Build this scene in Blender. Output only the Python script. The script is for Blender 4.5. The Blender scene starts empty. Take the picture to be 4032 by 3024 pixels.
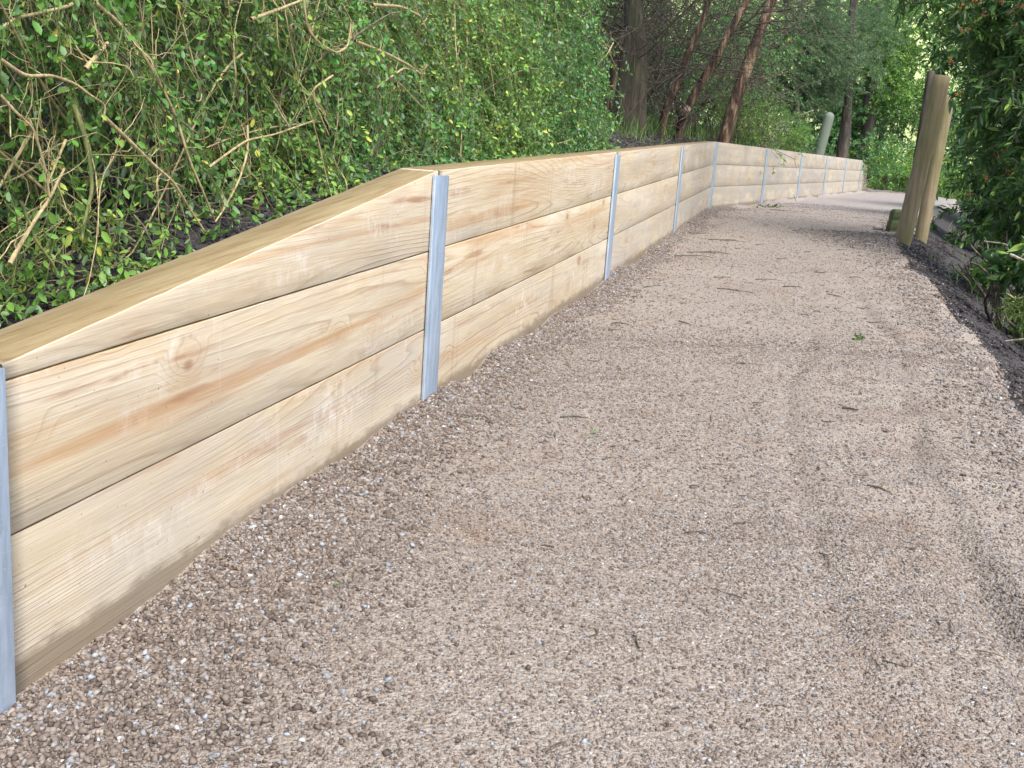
import bpy, math, random
import numpy as np
from mathutils import Matrix, Vector
rng = np.random.default_rng(11)
S = bpy.context.scene
COL = S.collection
CZ = 0.765
# ------------------------------------------------------------------ camera
F, PIT, ROL = 4100.0, 0.21213467, 0.07171878
cp, sp, cr, sr = math.cos(PIT), math.sin(PIT), math.cos(ROL), math.sin(ROL)
fwd = Vector((0, cp, -sp)); up0 = Vector((0, sp, cp)); rt0 = Vector((1, 0, 0))
RT = cr*rt0 + sr*up0; UP = -sr*rt0 + cr*up0
cam = bpy.data.objects.new('camera', bpy.data.cameras.new('camera'))
COL.objects.link(cam); S.camera = cam
cam.data.sensor_width = 36; cam.data.lens = F/4032*36
cam.data.clip_start = .05; cam.data.clip_end = 500
M = Matrix((RT, UP, -fwd)).transposed().to_4x4(); M.translation = (0, 0, CZ)
cam.matrix_world = M
# ------------------------------------------------------------------ light
SUN_EL, SUN_AZ = math.radians(56), math.radians(150)      # azimuth clockwise from +Y
w = bpy.data.worlds.new('World'); S.world = w; w.use_nodes = True
nt = w.node_tree; bg = nt.nodes['Background']
sky = nt.nodes.new('ShaderNodeTexSky'); sky.sky_type = 'NISHITA'; sky.sun_disc = False
sky.sun_elevation = SUN_EL; sky.sun_rotation = SUN_AZ; sky.air_density = 1.0; sky.dust_density = 3.0
nt.links.new(sky.outputs[0], bg.inputs[0]); bg.inputs[1].default_value = .10
sun = bpy.data.objects.new('sun', bpy.data.lights.new('sun', 'SUN')); COL.objects.link(sun)
sun.data.energy = 1.5; sun.data.angle = math.radians(32); sun.data.color = (1, .96, .90)
sd = Vector((math.sin(SUN_AZ)*math.cos(SUN_EL), math.cos(SUN_AZ)*math.cos(SUN_EL), math.sin(SUN_EL)))
sun.rotation_euler = sd.to_track_quat('Z', 'Y').to_euler()
S.view_settings.view_transform = 'Standard'; S.view_settings.look = 'None'
S.view_settings.exposure = 1.6; S.view_settings.gamma = 1
S.cycles.max_bounces = 6; S.cycles.transparent_max_bounces = 4; S.cycles.transmission_bounces = 3

# ------------------------------------------------------------------ helpers
def ray(u, v):
    a = cr*(u-2016) - sr*(1512-v); b = sr*(u-2016) + cr*(1512-v)
    return np.array([a, F*cp+b*sp, -F*sp+b*cp])/F
def at(u, v, y):
    r = ray(u, v); return r*(y/r[1]) + np.array([0, 0, CZ])
def hash2(i, j, s):
    h = (i*374761393 + j*668265263 + s*1274126177) & 0x7fffffff
    h = ((h ^ (h >> 13))*1103515245) & 0x7fffffff
    return ((h ^ (h >> 16)) & 0xffff)/65535.0
def vn(x, y, s=0):
    x = np.asarray(x, float); y = np.asarray(y, float)
    i = np.floor(x).astype(np.int64); j = np.floor(y).astype(np.int64)
    a = x-i; b = y-j; a = a*a*(3-2*a); b = b*b*(3-2*b)
    return ((hash2(i, j, s)*(1-a)+hash2(i+1, j, s)*a)*(1-b) + (hash2(i, j+1, s)*(1-a)+hash2(i+1, j+1, s)*a)*b)*2-1
def fbm(x, y, s=0, o=4):
    r = 0; k = 1.0
    for n in range(o):
        r = r + vn(x*2**n, y*2**n, s+n)*k; k *= .5
    return r
def tag(o, label=None, cat=None, group=None, kind=None):
    if label: o['label'] = label
    if cat: o['category'] = cat
    if group: o['group'] = group
    if kind: o['kind'] = kind
    return o
def thing(name, loc, label, cat, group=None):
    o = bpy.data.objects.new(name, None); COL.objects.link(o); o.location = loc
    o.empty_display_size = .1
    return tag(o, label, cat, group)
def meshobj(name, V, faces, mat, parent=None, smooth=False, attrs=None, uv=None):
    """faces: list of int arrays (n,k); attrs: dict name -> per-vertex floats"""
    V = np.ascontiguousarray(V, dtype=np.float32).reshape(-1, 3)
    if parent is not None:
        V = V - np.array(parent.location if parent.parent is None else parent.parent.location, dtype=np.float32)
    me = bpy.data.meshes.new(name)
    faces = [np.asarray(f, dtype=np.int32) for f in faces if len(f)]
    nl = sum(f.size for f in faces); nf = sum(len(f) for f in faces)
    me.vertices.add(len(V)); me.vertices.foreach_set('co', V.ravel())
    me.loops.add(nl); me.loops.foreach_set('vertex_index', np.concatenate([f.ravel() for f in faces]))
    me.polygons.add(nf)
    st = []; k = 0
    for f in faces:
        st.append(k+np.arange(len(f), dtype=np.int32)*f.shape[1]); k += f.size
    me.polygons.foreach_set('loop_start', np.concatenate(st).astype(np.int32))
    if smooth: me.polygons.foreach_set('use_smooth', np.ones(nf, dtype=bool))
    me.update(calc_edges=True)
    if attrs:
        for n, a in attrs.items():
            at_ = me.attributes.new(n, 'FLOAT', 'POINT'); at_.data.foreach_set('value', np.asarray(a, dtype=np.float32).ravel())
    if uv is not None:
        l = me.uv_layers.new(name='UVMap')
        vi = np.empty(nl, dtype=np.int32); me.loops.foreach_get('vertex_index', vi)
        l.data.foreach_set('uv', np.asarray(uv, dtype=np.float32)[vi].ravel())
    if mat: me.materials.append(mat)
    o = bpy.data.objects.new(name, me); COL.objects.link(o)
    if parent is not None: o.parent = parent
    if parent is not None and name in ('twig', 'bare_branch', 'dead_branch', 'stem', 'branch', 'foliage', 'cane', 'crown', 'berries', 'leaf'): o['kind'] = 'stuff'
    return o
def norm(a): return a/np.maximum(np.linalg.norm(a, axis=-1, keepdims=True), 1e-9)
def tubes(P, R, n=5, cap=True):
    """P (M,K,3) polylines, R (M,K) radii -> verts, [quads], per-vertex (polyline index, along)"""
    P = np.asarray(P, float); R = np.asarray(R, float)
    Mn, K, _ = P.shape
    T = norm(np.gradient(P, axis=1))
    ref = np.where(np.abs(T[..., 2:3]) > .9, np.array([1., 0, 0]), np.array([0, 0, 1.]))
    A = norm(np.cross(T, ref)); B = np.cross(T, A)
    an = np.arange(n)*2*np.pi/n
    V = P[:, :, None, :] + R[:, :, None, None]*(A[:, :, None, :]*np.cos(an)[None, None, :, None] + B[:, :, None, :]*np.sin(an)[None, None, :, None])
    V = V.reshape(-1, 3)
    m = np.arange(Mn)[:, None, None]*K*n; k = np.arange(K-1)[None, :, None]*n; j = np.arange(n)[None, None, :]; j2 = (j+1) % n
    Q = np.stack([m+k+j, m+k+n+j, m+k+n+j2, m+k+j2], -1).reshape(-1, 4)
    fs = [Q]
    if cap:
        c = (np.arange(Mn)[:, None]*K*n + (K-1)*n + np.arange(n)[None, :]); fs.append(c[:, ::-1])
    return V, fs
LEAF = {  # (x along, y across, z) templates and faces
 'oval': (np.array([[0,0,0],[.3,.42,.05],[.72,.42,.02],[1,0,-.08],[.72,-.42,.02],[.3,-.42,.05],[.35,0,-.02],[.7,0,-.05]]),
          [np.array([[0,6,1],[0,5,6],[2,7,3],[3,7,4]]), np.array([[1,6,7,2],[6,5,4,7]])]),
 'kite': (np.array([[0,0,0],[.45,.5,.08],[1,0,-.05],[.45,-.5,.08]]), [np.array([[0,2,1],[0,3,2]])]),
 'lance': (np.array([[0,0,0],[.25,.36,.04],[.6,.38,.0],[1,0,-.16],[.6,-.38,.0],[.25,-.36,.04],[.28,0,0],[.62,0,-.05]]),
          [np.array([[0,6,1],[0,5,6],[2,7,3],[3,7,4]]), np.array([[1,6,7,2],[6,5,4,7]])]),
}
def leaves(P, D, N, L, W, tmpl='oval', r=None):
    tv, tf = LEAF[tmpl]; n = len(P)
    X = norm(D); Y = norm(np.cross(N, X)); Z = np.cross(X, Y)
    L = np.broadcast_to(L, n)[:, None, None]; W = np.broadcast_to(W, n)[:, None, None]
    V = P[:, None, :] + L*tv[None, :, 0:1]*X[:, None, :] + W*tv[None, :, 1:2]*Y[:, None, :] + L*tv[None, :, 2:3]*Z[:, None, :]
    k = len(tv); fs = [(np.arange(n)[:, None, None]*k + f[None]).reshape(-1, f.shape[1]) for f in tf]
    if r is None: r = rng.random(n)
    return V.reshape(-1, 3), fs, np.repeat(r, k)
def merge(parts):
    Vs, Fs, As = [], [], []; k = 0
    for V, fs, a in parts:
        Vs.append(V); Fs += [f+k for f in fs]; As.append(a if a is not None else np.zeros(len(V))); k += len(V)
    return np.concatenate(Vs), Fs, np.concatenate(As)
def rdir(n, z=0.0):
    v = rng.normal(size=(n, 3)); v[:, 2] += z; return norm(v)
def curves(start, d, length, K=7, droop=.3, wig=.06):
    n = len(start); t = np.linspace(0, 1, K)[None, :, None]
    length = np.broadcast_to(length, n)[:, None, None]; droop = np.broadcast_to(droop, n)[:, None, None]
    P = start[:, None, :] + norm(d)[:, None, :]*length*t
    P = P + np.array([0, 0, -1.])*length*droop*t**2
    s1 = rng.normal(size=(n, 1, 3)); s2 = rng.normal(size=(n, 1, 3)); ph = rng.random((n, 1, 1))*6
    P = P + length*wig*(s1*(np.sin(t*5+ph)-np.sin(ph)) + .5*s2*(np.sin(t*11+ph)-np.sin(ph)))
    return P
# ------------------------------------------------------------------ materials
def newmat(name):
    m = bpy.data.materials.new(name); m.use_nodes = True; n = m.node_tree.nodes; b = n['Principled BSDF']
    return m, m.node_tree, b
def N(t, kind, **kw):
    nd = t.nodes.new(kind)
    for k, v in kw.items():
        if k == 'in_':
            for kk, vv in v.items():
                if hasattr(vv, 'is_output') or isinstance(vv, bpy.types.NodeSocket): t.links.new(vv, nd.inputs[kk])
                else: nd.inputs[kk].default_value = vv
        else: setattr(nd, k, v)
    return nd
def ramp(t, fac, stops, interp='LINEAR'):
    r = t.nodes.new('ShaderNodeValToRGB'); r.color_ramp.interpolation = interp
    e = r.color_ramp.elements
    while len(e) < len(stops): e.new(.5)
    for i, (p, c) in enumerate(stops):
        e[i].position = p; e[i].color = tuple(c)+(1,) if not isinstance(c, (int, float)) else (c, c, c, 1)
    t.links.new(fac, r.inputs[0]); return r.outputs[0]
def mix(t, fac, a, b, mode='MIX'):
    m = t.nodes.new('ShaderNodeMix'); m.data_type = 'RGBA'; m.blend_type = mode; m.clamp_factor = True
    for s, v in ((m.inputs[0], fac), (m.inputs[6], a), (m.inputs[7], b)):
        if isinstance(v, bpy.types.NodeSocket): t.links.new(v, s)
        else: s.default_value = v if isinstance(v, (int, float)) else tuple(v)+(1,)
    return m.outputs[2]
def mth(t, op, a, b=0.0, c=None):
    m = t.nodes.new('ShaderNodeMath'); m.operation = op
    for i, v in enumerate((a, b) if c is None else (a, b, c)):
        if isinstance(v, bpy.types.NodeSocket): t.links.new(v, m.inputs[i])
        else: m.inputs[i].default_value = v
    return m.outputs[0]
def vmul(t, vec, s):
    m = N(t, 'ShaderNodeVectorMath', operation='MULTIPLY'); t.links.new(vec, m.inputs[0]); m.inputs[1].default_value = s
    return m.outputs[0]
def noise(t, vec, scale, detail=3, rough=.5, dist=0):
    n = N(t, 'ShaderNodeTexNoise', in_={'Scale': scale, 'Detail': detail, 'Roughness': rough, 'Distortion': dist})
    t.links.new(vec, n.inputs['Vector']); return n.outputs[0]
def bump(t, b, h, strength=.5, dist=.01):
    n = N(t, 'ShaderNodeBump', in_={'Strength': strength, 'Distance': dist}); t.links.new(h, n.inputs['Height'])
    t.links.new(n.outputs[0], b.inputs['Normal'])
def pos(t): return N(t, 'ShaderNodeNewGeometry').outputs['Position']
def objc(t): return N(t, 'ShaderNodeTexCoord').outputs['Object']

def leaf_mat(name, stops, under, rough=.42, trans=.3, attr='rnd'):
    m, t, b = newmat(name)
    a = N(t, 'ShaderNodeAttribute', attribute_name=attr)
    stops = [(p_, tuple(min(.8, k_*1.45) for k_ in c_)) for p_, c_ in stops]
    c = ramp(t, a.outputs['Fac'], stops)
    g = N(t, 'ShaderNodeNewGeometry')
    big = noise(t, pos(t), 1.6, 2)
    c = mix(t, ramp(t, big, [(.35, 0), (.7, .35)]), c, stops[-2][1])
    c2 = mix(t, g.outputs['Backfacing'], c, under)
    t.links.new(c2, b.inputs['Base Color']); b.inputs['Roughness'].default_value = rough
    b.inputs['Specular IOR Level'].default_value = .28
    tr = N(t, 'ShaderNodeBsdfTranslucent'); t.links.new(mix(t, .35, c, (.2, .35, .05)), tr.inputs[0])
    ms = N(t, 'ShaderNodeMixShader'); ms.inputs[0].default_value = trans
    t.links.new(b.outputs[0], ms.inputs[1]); t.links.new(tr.outputs[0], ms.inputs[2])
    t.links.new(ms.outputs[0], t.nodes['Material Output'].inputs[0])
    return m
L_SHRUB = leaf_mat('shrub_leaf', [(0, (0.020, 0.077, 0.024)), (.45, (0.041, 0.152, 0.036)), (.8, (0.079, 0.237, 0.054)), (.95, (0.166, 0.312, 0.072)), (1, (0.384, 0.388, 0.084))], (0.192, 0.312, 0.204), trans=.3)
L_SHRUB2 = leaf_mat('yellow_shrub_leaf', [(0, (0.028, 0.094, 0.022)), (.5, (0.061, 0.188, 0.034)), (.85, (0.134, 0.288, 0.054)), (.97, (0.282, 0.388, 0.072)), (1, (0.486, 0.425, 0.096))], (0.205, 0.338, 0.156), trans=.3)
L_FEATHER = leaf_mat('feathery_leaf', [(0, (.05, .095, .05)), (.5, (.10, .17, .09)), (.9, (.17, .26, .14)), (1, (.26, .36, .18))], (.14, .22, .13), rough=.6, trans=.35)
L_BRIGHT = leaf_mat('bright_leaf', [(0, (.04, .10, .02)), (.5, (.09, .20, .035)), (.9, (.17, .33, .06)), (1, (.32, .44, .12))], (.15, .28, .1), rough=.5, trans=.4)
L_DARK = leaf_mat('dark_glossy_leaf', [(0, (.010, .030, .012)), (.45, (.020, .056, .017)), (.75, (.042, .10, .022)), (.92, (.09, .18, .03)), (1, (.20, .28, .05))], (.05, .11, .05), rough=.27, trans=.28)
L_GRASS = leaf_mat('grass_blade', [(0, (.05, .08, .02)), (.5, (.08, .15, .03)), (.9, (.17, .26, .06)), (1, (.38, .36, .17))], (.1, .18, .05), rough=.5)
L_LIME = leaf_mat('lime_undergrowth_leaf', [(0, (.08, .18, .03)), (.5, (.17, .34, .05)), (.9, (.3, .5, .1)), (1, (.5, .62, .25))], (.3, .45, .15), rough=.5, trans=.4)

def bark_mat(name, c1, c2, c3, sc=1, moss=0.0, strong=.6):
    m, t, b = newmat(name); p = objc(t)
    n1 = noise(t, vmul(t, p, (14*sc, 14*sc, 2.2*sc)), 1.5, 5, .65, .6)
    n2 = noise(t, vmul(t, p, (40*sc, 40*sc, 5*sc)), 1.5, 3)
    c = ramp(t, n1, [(.36, c1), (.5, c2), (.66, c3)])
    c = mix(t, ramp(t, n2, [(.4, .0), (.7, .6)]), c, tuple(x*.35 for x in c1))
    if moss:
        n3 = noise(t, vmul(t, p, (3, 3, 3)), 1.2, 4)
        c = mix(t, ramp(t, n3, [(.45, 0), (.7, moss)]), c, (.07, .085, .03))
    t.links.new(c, b.inputs['Base Color']); b.inputs['Roughness'].default_value = .85
    bump(t, b, n1, strong, .02/sc)
    return m
B_TAN = bark_mat('tan_stem', (.27, .21, .10), (.43, .35, .18), (.56, .47, .28), 3)
B_GREENSTEM = bark_mat('green_stem', (.10, .13, .04), (.17, .20, .06), (.28, .27, .10), 3)
B_DARKTWIG = bark_mat('dark_twig', (.045, .038, .027), (.10, .083, .058), (.18, .15, .105), 3)
B_GREYTWIG = bark_mat('grey_twig', (.10, .085, .06), (.17, .145, .10), (.27, .235, .17), 3)
B_CYP = bark_mat('fibrous_bark', (.028, .022, .014), (.065, .05, .032), (.12, .098, .064), 1, .6, 1.0)
B_RED = bark_mat('stripped_red_bark', (.022, .014, .009), (.11, .062, .036), (.42, .31, .20), 1.0, 0, 1.0)
B_PALE = bark_mat('pale_branch', (.30, .25, .18), (.45, .40, .30), (.60, .56, .45), 2)
B_FAR = bark_mat('far_trunk_bark', (.03, .025, .02), (.06, .05, .04), (.13, .11, .085), .5)

def soil_mat(name, ca, cb, cc, peb=.0):
    m, t, b = newmat(name); p = pos(t)
    n1 = noise(t, p, 9, 6, .65); n2 = noise(t, p, 70, 4, .7); n3 = noise(t, p, .9, 3)
    c = ramp(t, n2, [(.3, ca), (.55, cb), (.8, cc)])
    c = mix(t, ramp(t, n3, [(.35, 0), (.75, .6)]), c, tuple(min(1, x*1.5) for x in cb))
    vo = N(t, 'ShaderNodeTexVoronoi', in_={'Scale': 55.0}); t.links.new(p, vo.inputs['Vector'])
    sel = ramp(t, N(t, 'ShaderNodeSeparateColor', in_={0: vo.outputs['Color']}).outputs[0], [(.90, 0), (.92, 1)])
    near = ramp(t, vo.outputs['Distance'], [(.25, 1), (.35, 0)])
    c = mix(t, mth(t, 'MULTIPLY', mth(t, 'MULTIPLY', sel, near), peb), c, (.3, .26, .23))
    t.links.new(c, b.inputs['Base Color']); b.inputs['Roughness'].default_value = .9
    bump(t, b, mth(t, 'ADD', n1, mth(t, 'MULTIPLY', n2, .5)), .9, .03)
    return m
SOIL = soil_mat('dark_soil', (.018, .016, .018), (.045, .040, .042), (.10, .088, .085), .5)

def gravel_mat():
    m, t, b = newmat('gravel'); p = pos(t)
    v1 = N(t, 'ShaderNodeTexVoronoi', in_={'Scale': 150.0, 'Randomness': 1.0}); t.links.new(p, v1.inputs['Vector'])
    v2 = N(t, 'ShaderNodeTexVoronoi', in_={'Scale': 420.0}); t.links.new(p, v2.inputs['Vector'])
    s1 = N(t, 'ShaderNodeSeparateColor', in_={0: v1.outputs['Color']}); s2 = N(t, 'ShaderNodeSeparateColor', in_={0: v2.outputs['Color']})
    pal = [(0, (0.078, 0.060, 0.049)), (.18, (0.170, 0.129, 0.100)), (.5, (0.282, 0.229, 0.186)), (.72, (0.371, 0.313, 0.260)), (.88, (0.327, 0.336, 0.346)), (1, (0.518, 0.506, 0.458))]
    c1 = ramp(t, s1.outputs[0], pal); c2 = ramp(t, s2.outputs[1], pal)
    nz = noise(t, p, 14, 4, .6)
    c = mix(t, ramp(t, nz, [(.42, .25), (.58, .8)]), c1, c2)
    c = mix(t, .30, c, (0.304, 0.260, 0.213))
    big = noise(t, p, 1.3, 5, .6)
    c = mix(t, ramp(t, big, [(.35, .0), (.7, .40)]), c, (0.382, 0.336, 0.285))
    rust = noise(t, p, 2.7, 6, .75)
    c = mix(t, ramp(t, rust, [(.54, 0), (.70, .6)]), c, (0.236, 0.156, 0.104))
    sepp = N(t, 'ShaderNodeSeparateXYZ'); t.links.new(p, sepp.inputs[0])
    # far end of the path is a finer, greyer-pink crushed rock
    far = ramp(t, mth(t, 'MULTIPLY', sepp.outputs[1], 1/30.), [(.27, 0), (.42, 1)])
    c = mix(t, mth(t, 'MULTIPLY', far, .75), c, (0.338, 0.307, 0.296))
    t.links.new(c, b.inputs['Base Color']); b.inputs['Roughness'].default_value = .85
    b.inputs['Specular IOR Level'].default_value = .3
    h = mth(t, 'ADD', mth(t, 'MULTIPLY', v1.outputs['Distance'], -1.0), mth(t, 'MULTIPLY', v2.outputs['Distance'], -.4))
    bump(t, b, h, .9, .006)
    return m
GRAVEL = gravel_mat()
def stone_mat():
    m, t, b = newmat('gravel_stone')
    a = N(t, 'ShaderNodeAttribute', attribute_name='rnd')
    pal = [(0, (0.061, 0.047, 0.041)), (.15, (0.120, 0.094, 0.077)), (.45, (0.202, 0.164, 0.137)), (.72, (0.271, 0.231, 0.197)), (.85, (0.342, 0.297, 0.255)), (.94, (0.221, 0.242, 0.272)), (.985, (0.322, 0.364, 0.406)), (1, (0.554, 0.572, 0.557))]
    c = ramp(t, a.outputs['Fac'], pal)
    n = noise(t, pos(t), 300, 3); c = mix(t, ramp(t, n, [(.4, 0), (.7, .5)]), c, (0.141, 0.105, 0.080))
    t.links.new(c, b.inputs['Base Color']); b.inputs['Roughness'].default_value = .7; b.inputs['Specular IOR Level'].default_value = .35
    bump(t, b, n, .3, .002); return m
STONE = stone_mat()

def wood_mat():
    m, t, b = newmat('treated_pine')
    uv = N(t, 'ShaderNodeTexCoord').outputs['UV']
    oi = N(t, 'ShaderNodeObjectInfo'); sc = N(t, 'ShaderNodeSeparateColor', in_={0: oi.outputs['Color']})
    orange, grey, seed = sc.outputs[0], sc.outputs[1], sc.outputs[2]
    sx = N(t, 'ShaderNodeSeparateXYZ'); t.links.new(uv, sx.inputs[0]); u, v = sx.outputs[0], sx.outputs[1]
    def vec(a, bb, zz=0.0):
        cb = N(t, 'ShaderNodeCombineXYZ')
        for i, s in enumerate((a, bb, zz)):
            if isinstance(s, bpy.types.NodeSocket): t.links.new(s, cb.inputs[i])
            else: cb.inputs[i].default_value = s
        return cb.outputs[0]
    sd_ = mth(t, 'MULTIPLY', seed, 37.0)
    U = lambda k: mth(t, 'MULTIPLY', u, k)
    Vv = lambda k: mth(t, 'MULTIPLY', v, k)
    # knots
    kv = vec(U(5.5), Vv(9.0), sd_)
    vo = N(t, 'ShaderNodeTexVoronoi', in_={'Scale': 1.0, 'Randomness': .9}); t.links.new(kv, vo.inputs['Vector'])
    ks = N(t, 'ShaderNodeSeparateColor', in_={0: vo.outputs['Color']})
    kd = mth(t, 'ADD', vo.outputs['Distance'], mth(t, 'MULTIPLY', ks.outputs[1], .10))
    gate = ramp(t, ks.outputs[0], [(.86, 0), (.87, 1)])
    knot_in = mth(t, 'MULTIPLY', ramp(t, kd, [(.0, .55), (.11, .7), (.15, 1), (.185, 0)]), gate)
    knot_out = mth(t, 'MULTIPLY', ramp(t, kd, [(.12, 1), (.55, 0)], 'EASE'), gate)
    # growth rings: contours of a stretched noise field pinched round the knots
    f = mth(t, 'ADD', mth(t, 'MULTIPLY', noise(t, vec(U(.36), Vv(5.5), sd_), 1.0, 1, .4), .95), mth(t, 'MULTIPLY', v, 1.3))
    f = mth(t, 'ADD', f, mth(t, 'MULTIPLY', knot_out, .12))
    f = mth(t, 'ADD', f, mth(t, 'MULTIPLY', noise(t, vec(U(4), Vv(30), sd_), 1.0, 2), .022))
    ringn = mth(t, 'FRACT', mth(t, 'MULTIPLY', f, 30.0))
    ring = ramp(t, ringn, [(0, 0), (.68, .08), (.90, 1), (.97, .2), (1, 0)])
    rmask = ramp(t, noise(t, vec(U(.9), Vv(7), mth(t, 'ADD', sd_, 9.0)), 1.0, 2), [(.36, .10), (.62, .9)])
    ring = mth(t, 'MULTIPLY', ring, rmask)
    fib = noise(t, vec(U(9), Vv(330), sd_), 1.0, 3)
    base = ramp(t, noise(t, vec(U(1.1), Vv(10), mth(t, 'ADD', sd_, 3.0)), 1.0, 4), [(.3, (.54, .425, .265)), (.5, (.62, .53, .375)), (.7, (.67, .60, .46))])
    base = mix(t, mth(t, 'MULTIPLY', ring, .72), base, (.27, .145, .065))
    base = mix(t, ramp(t, fib, [(.42, 0), (.72, .42)]), base, (.36, .25, .14))
    base = mix(t, ramp(t, fib, [(.25, .4), (.45, 0)]), base, (.70, .62, .50))
    st = noise(t, vec(U(.5), Vv(17), mth(t, 'ADD', sd_, 5.0)), 1.0, 5, .6)
    base = mix(t, mth(t, 'MULTIPLY', ramp(t, st, [(.54, 0), (.66, .7)]), orange), base, (.42, .21, .065))
    st3 = noise(t, vec(U(2.5), Vv(28), mth(t, 'ADD', sd_, 15.0)), 1.0, 4, .6)
    base = mix(t, mth(t, 'MULTIPLY', ramp(t, st3, [(.60, 0), (.70, .8)]), orange), base, (.30, .125, .045))
    # grey-green weathering bands near the board edges
    ed = mth(t, 'ABSOLUTE', mth(t, 'ADD', v, -.1))
    edn = mth(t, 'ADD', ed, mth(t, 'MULTIPLY', noise(t, vec(U(2.2), Vv(12), mth(t, 'ADD', sd_, 8.0)), 1.0, 4), .075))
    base = mix(t, mth(t, 'MULTIPLY', ramp(t, edn, [(.110, 0), (.145, .6)]), mth(t, 'ADD', mth(t, 'MULTIPLY', grey, .75), .0)), base, (.235, .22, .145))
    blot = noise(t, vec(U(3), Vv(7), mth(t, 'ADD', sd_, 21.0)), 1.0, 4, .6)
    base = mix(t, mth(t, 'MULTIPLY', ramp(t, blot, [(.30, 0), (.62, .95)]), grey), base, (.39, .36, .335))
    # white chalky streaks, vertical strap / drip marks
    wm = noise(t, vec(U(3.2), Vv(9), mth(t, 'ADD', sd_, 30.0)), 1.0, 4, .6)
    ws = noise(t, vec(U(45), Vv(26), sd_), 1.0, 5, .75)
    base = mix(t, mth(t, 'MULTIPLY', ramp(t, wm, [(.53, 0), (.70, 1)]), ramp(t, ws, [(.44, .0), (.66, .6)])), base, (.74, .69, .64))
    vs = noise(t, vec(U(11), Vv(.6), mth(t, 'ADD', sd_, 44.0)), 1.0, 3, .65)
    base = mix(t, ramp(t, vs, [(.63, 0), (.69, .26)]), base, (.27, .165, .085))
    vs2 = noise(t, vec(U(13), Vv(.8), mth(t, 'ADD', sd_, 54.0)), 1.0, 3, .65)
    base = mix(t, ramp(t, vs2, [(.65, 0), (.70, .28)]), base, (.66, .58, .46))
    # knots
    base = mix(t, mth(t, 'MULTIPLY', knot_out, .35), base, (.38, .23, .11))
    base = mix(t, mth(t, 'MULTIPLY', knot_in, .75), base, (.24, .13, .07))
    # soil specks near the bottom edge
    sp_ = noise(t, vec(U(90), Vv(90), sd_), 1.0, 2)
    base = mix(t, ramp(t, sp_, [(.72, 0), (.76, .7)]), base, (.16, .11, .07))
    foot = mth(t, 'SUBTRACT', 1.0, oi.outputs['Alpha'])
    fn = mth(t, 'ADD', v, mth(t, 'MULTIPLY', noise(t, vec(U(14), Vv(30), sd_), 1.0, 5, .7), -.07))
    base = mix(t, mth(t, 'MULTIPLY', ramp(t, fn, [(.040, .75), (.062, 0)]), foot), base, (.20, .155, .105))
    nz_ = N(t, 'ShaderNodeSeparateXYZ', in_={0: N(t, 'ShaderNodeNewGeometry').outputs['Normal']}).outputs[2]
    tn = noise(t, vec(U(5), Vv(70), sd_), 1.0, 8, .75)
    topc = ramp(t, tn, [(.3, (.12, .075, .03)), (.44, (.22, .155, .072)), (.56, (.27, .215, .115)), (.72, (.36, .29, .165))])
    base = mix(t, mth(t, 'MULTIPLY', ramp(t, nz_, [(.80, 0), (.95, 1)]), .92), base, topc)
    t.links.new(base, b.inputs['Base Color']); b.inputs['Roughness'].default_value = .62
    b.inputs['Specular IOR Level'].default_value = .3
    bump(t, b, mth(t, 'ADD', mth(t, 'MULTIPLY', fib, .3), mth(t, 'MULTIPLY', ring, -.35)), .35, .004)
    return m
WOOD = wood_mat()
def steel_mat():
    m, t, b = newmat('galvanised_steel'); p = objc(t)
    n = noise(t, vmul(t, p, (30, 30, 4)), 2, 4, .6); s = noise(t, p, 220, 2)
    c = ramp(t, n, [(.3, (.31, .39, .49)), (.55, (.42, .51, .63)), (.75, (.56, .64, .75))])
    c = mix(t, ramp(t, s, [(.68, 0), (.72, .6)]), c, (.7, .74, .78))
    gr = noise(t, vmul(t, p, (18, 18, 9)), 2, 5, .7); sz = N(t, 'ShaderNodeSeparateXYZ', in_={0: p}).outputs[2]
    c = mix(t, ramp(t, gr, [(.58, 0), (.72, .5)]), c, (.20, .22, .24))
    scr = noise(t, vmul(t, p, (9, 9, 160)), 2, 2)
    c = mix(t, ramp(t, scr, [(.66, 0), (.70, .35)]), c, (.62, .68, .74))
    t.links.new(c, b.inputs['Base Color']); b.inputs['Metallic'].default_value = .55; b.inputs['Roughness'].default_value = .48
    bump(t, b, n, .15, .002); return m
STEEL = steel_mat()
def post_mat(name, c1, c2, moss):
    m, t, b = newmat(name); p = objc(t)
    n1 = noise(t, vmul(t, p, (30, 30, 1.6)), 1.5, 5, .6, .4); n2 = noise(t, vmul(t, p, (4, 4, 2)), 1.6, 4)
    c = ramp(t, n1, [(.3, c1), (.6, c2)])
    c = mix(t, ramp(t, n2, [(.42, 0), (.66, .8)]), c, moss)
    cr_ = noise(t, vmul(t, p, (60, 60, 1.2)), 1.5, 2)
    c = mix(t, ramp(t, cr_, [(.66, 0), (.70, .6)]), c, (.09, .065, .04))
    t.links.new(c, b.inputs['Base Color']); b.inputs['Roughness'].default_value = .8; bump(t, b, n1, .5, .006); return m
POSTW = post_mat('round_post_wood', (.18, .142, .085), (.31, .25, .15), (.16, .16, .05))
POSTG = post_mat('bollard_wood', (.12, .145, .115), (.19, .225, .18), (.12, .165, .115))
MOSSY = post_mat('mossy_wood', (.045, .055, .025), (.09, .11, .045), (.06, .11, .03))
def plain(name, c, rough=.6):
    m, t, b = newmat(name); n = noise(t, objc(t), 40, 3)
    t.links.new(ramp(t, n, [(.3, tuple(x*.7 for x in c)), (.7, c)]), b.inputs['Base Color']); b.inputs['Roughness'].default_value = rough; return m
ORANGE = plain('orange_berry', (.34, .10, .03), .6)
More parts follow.
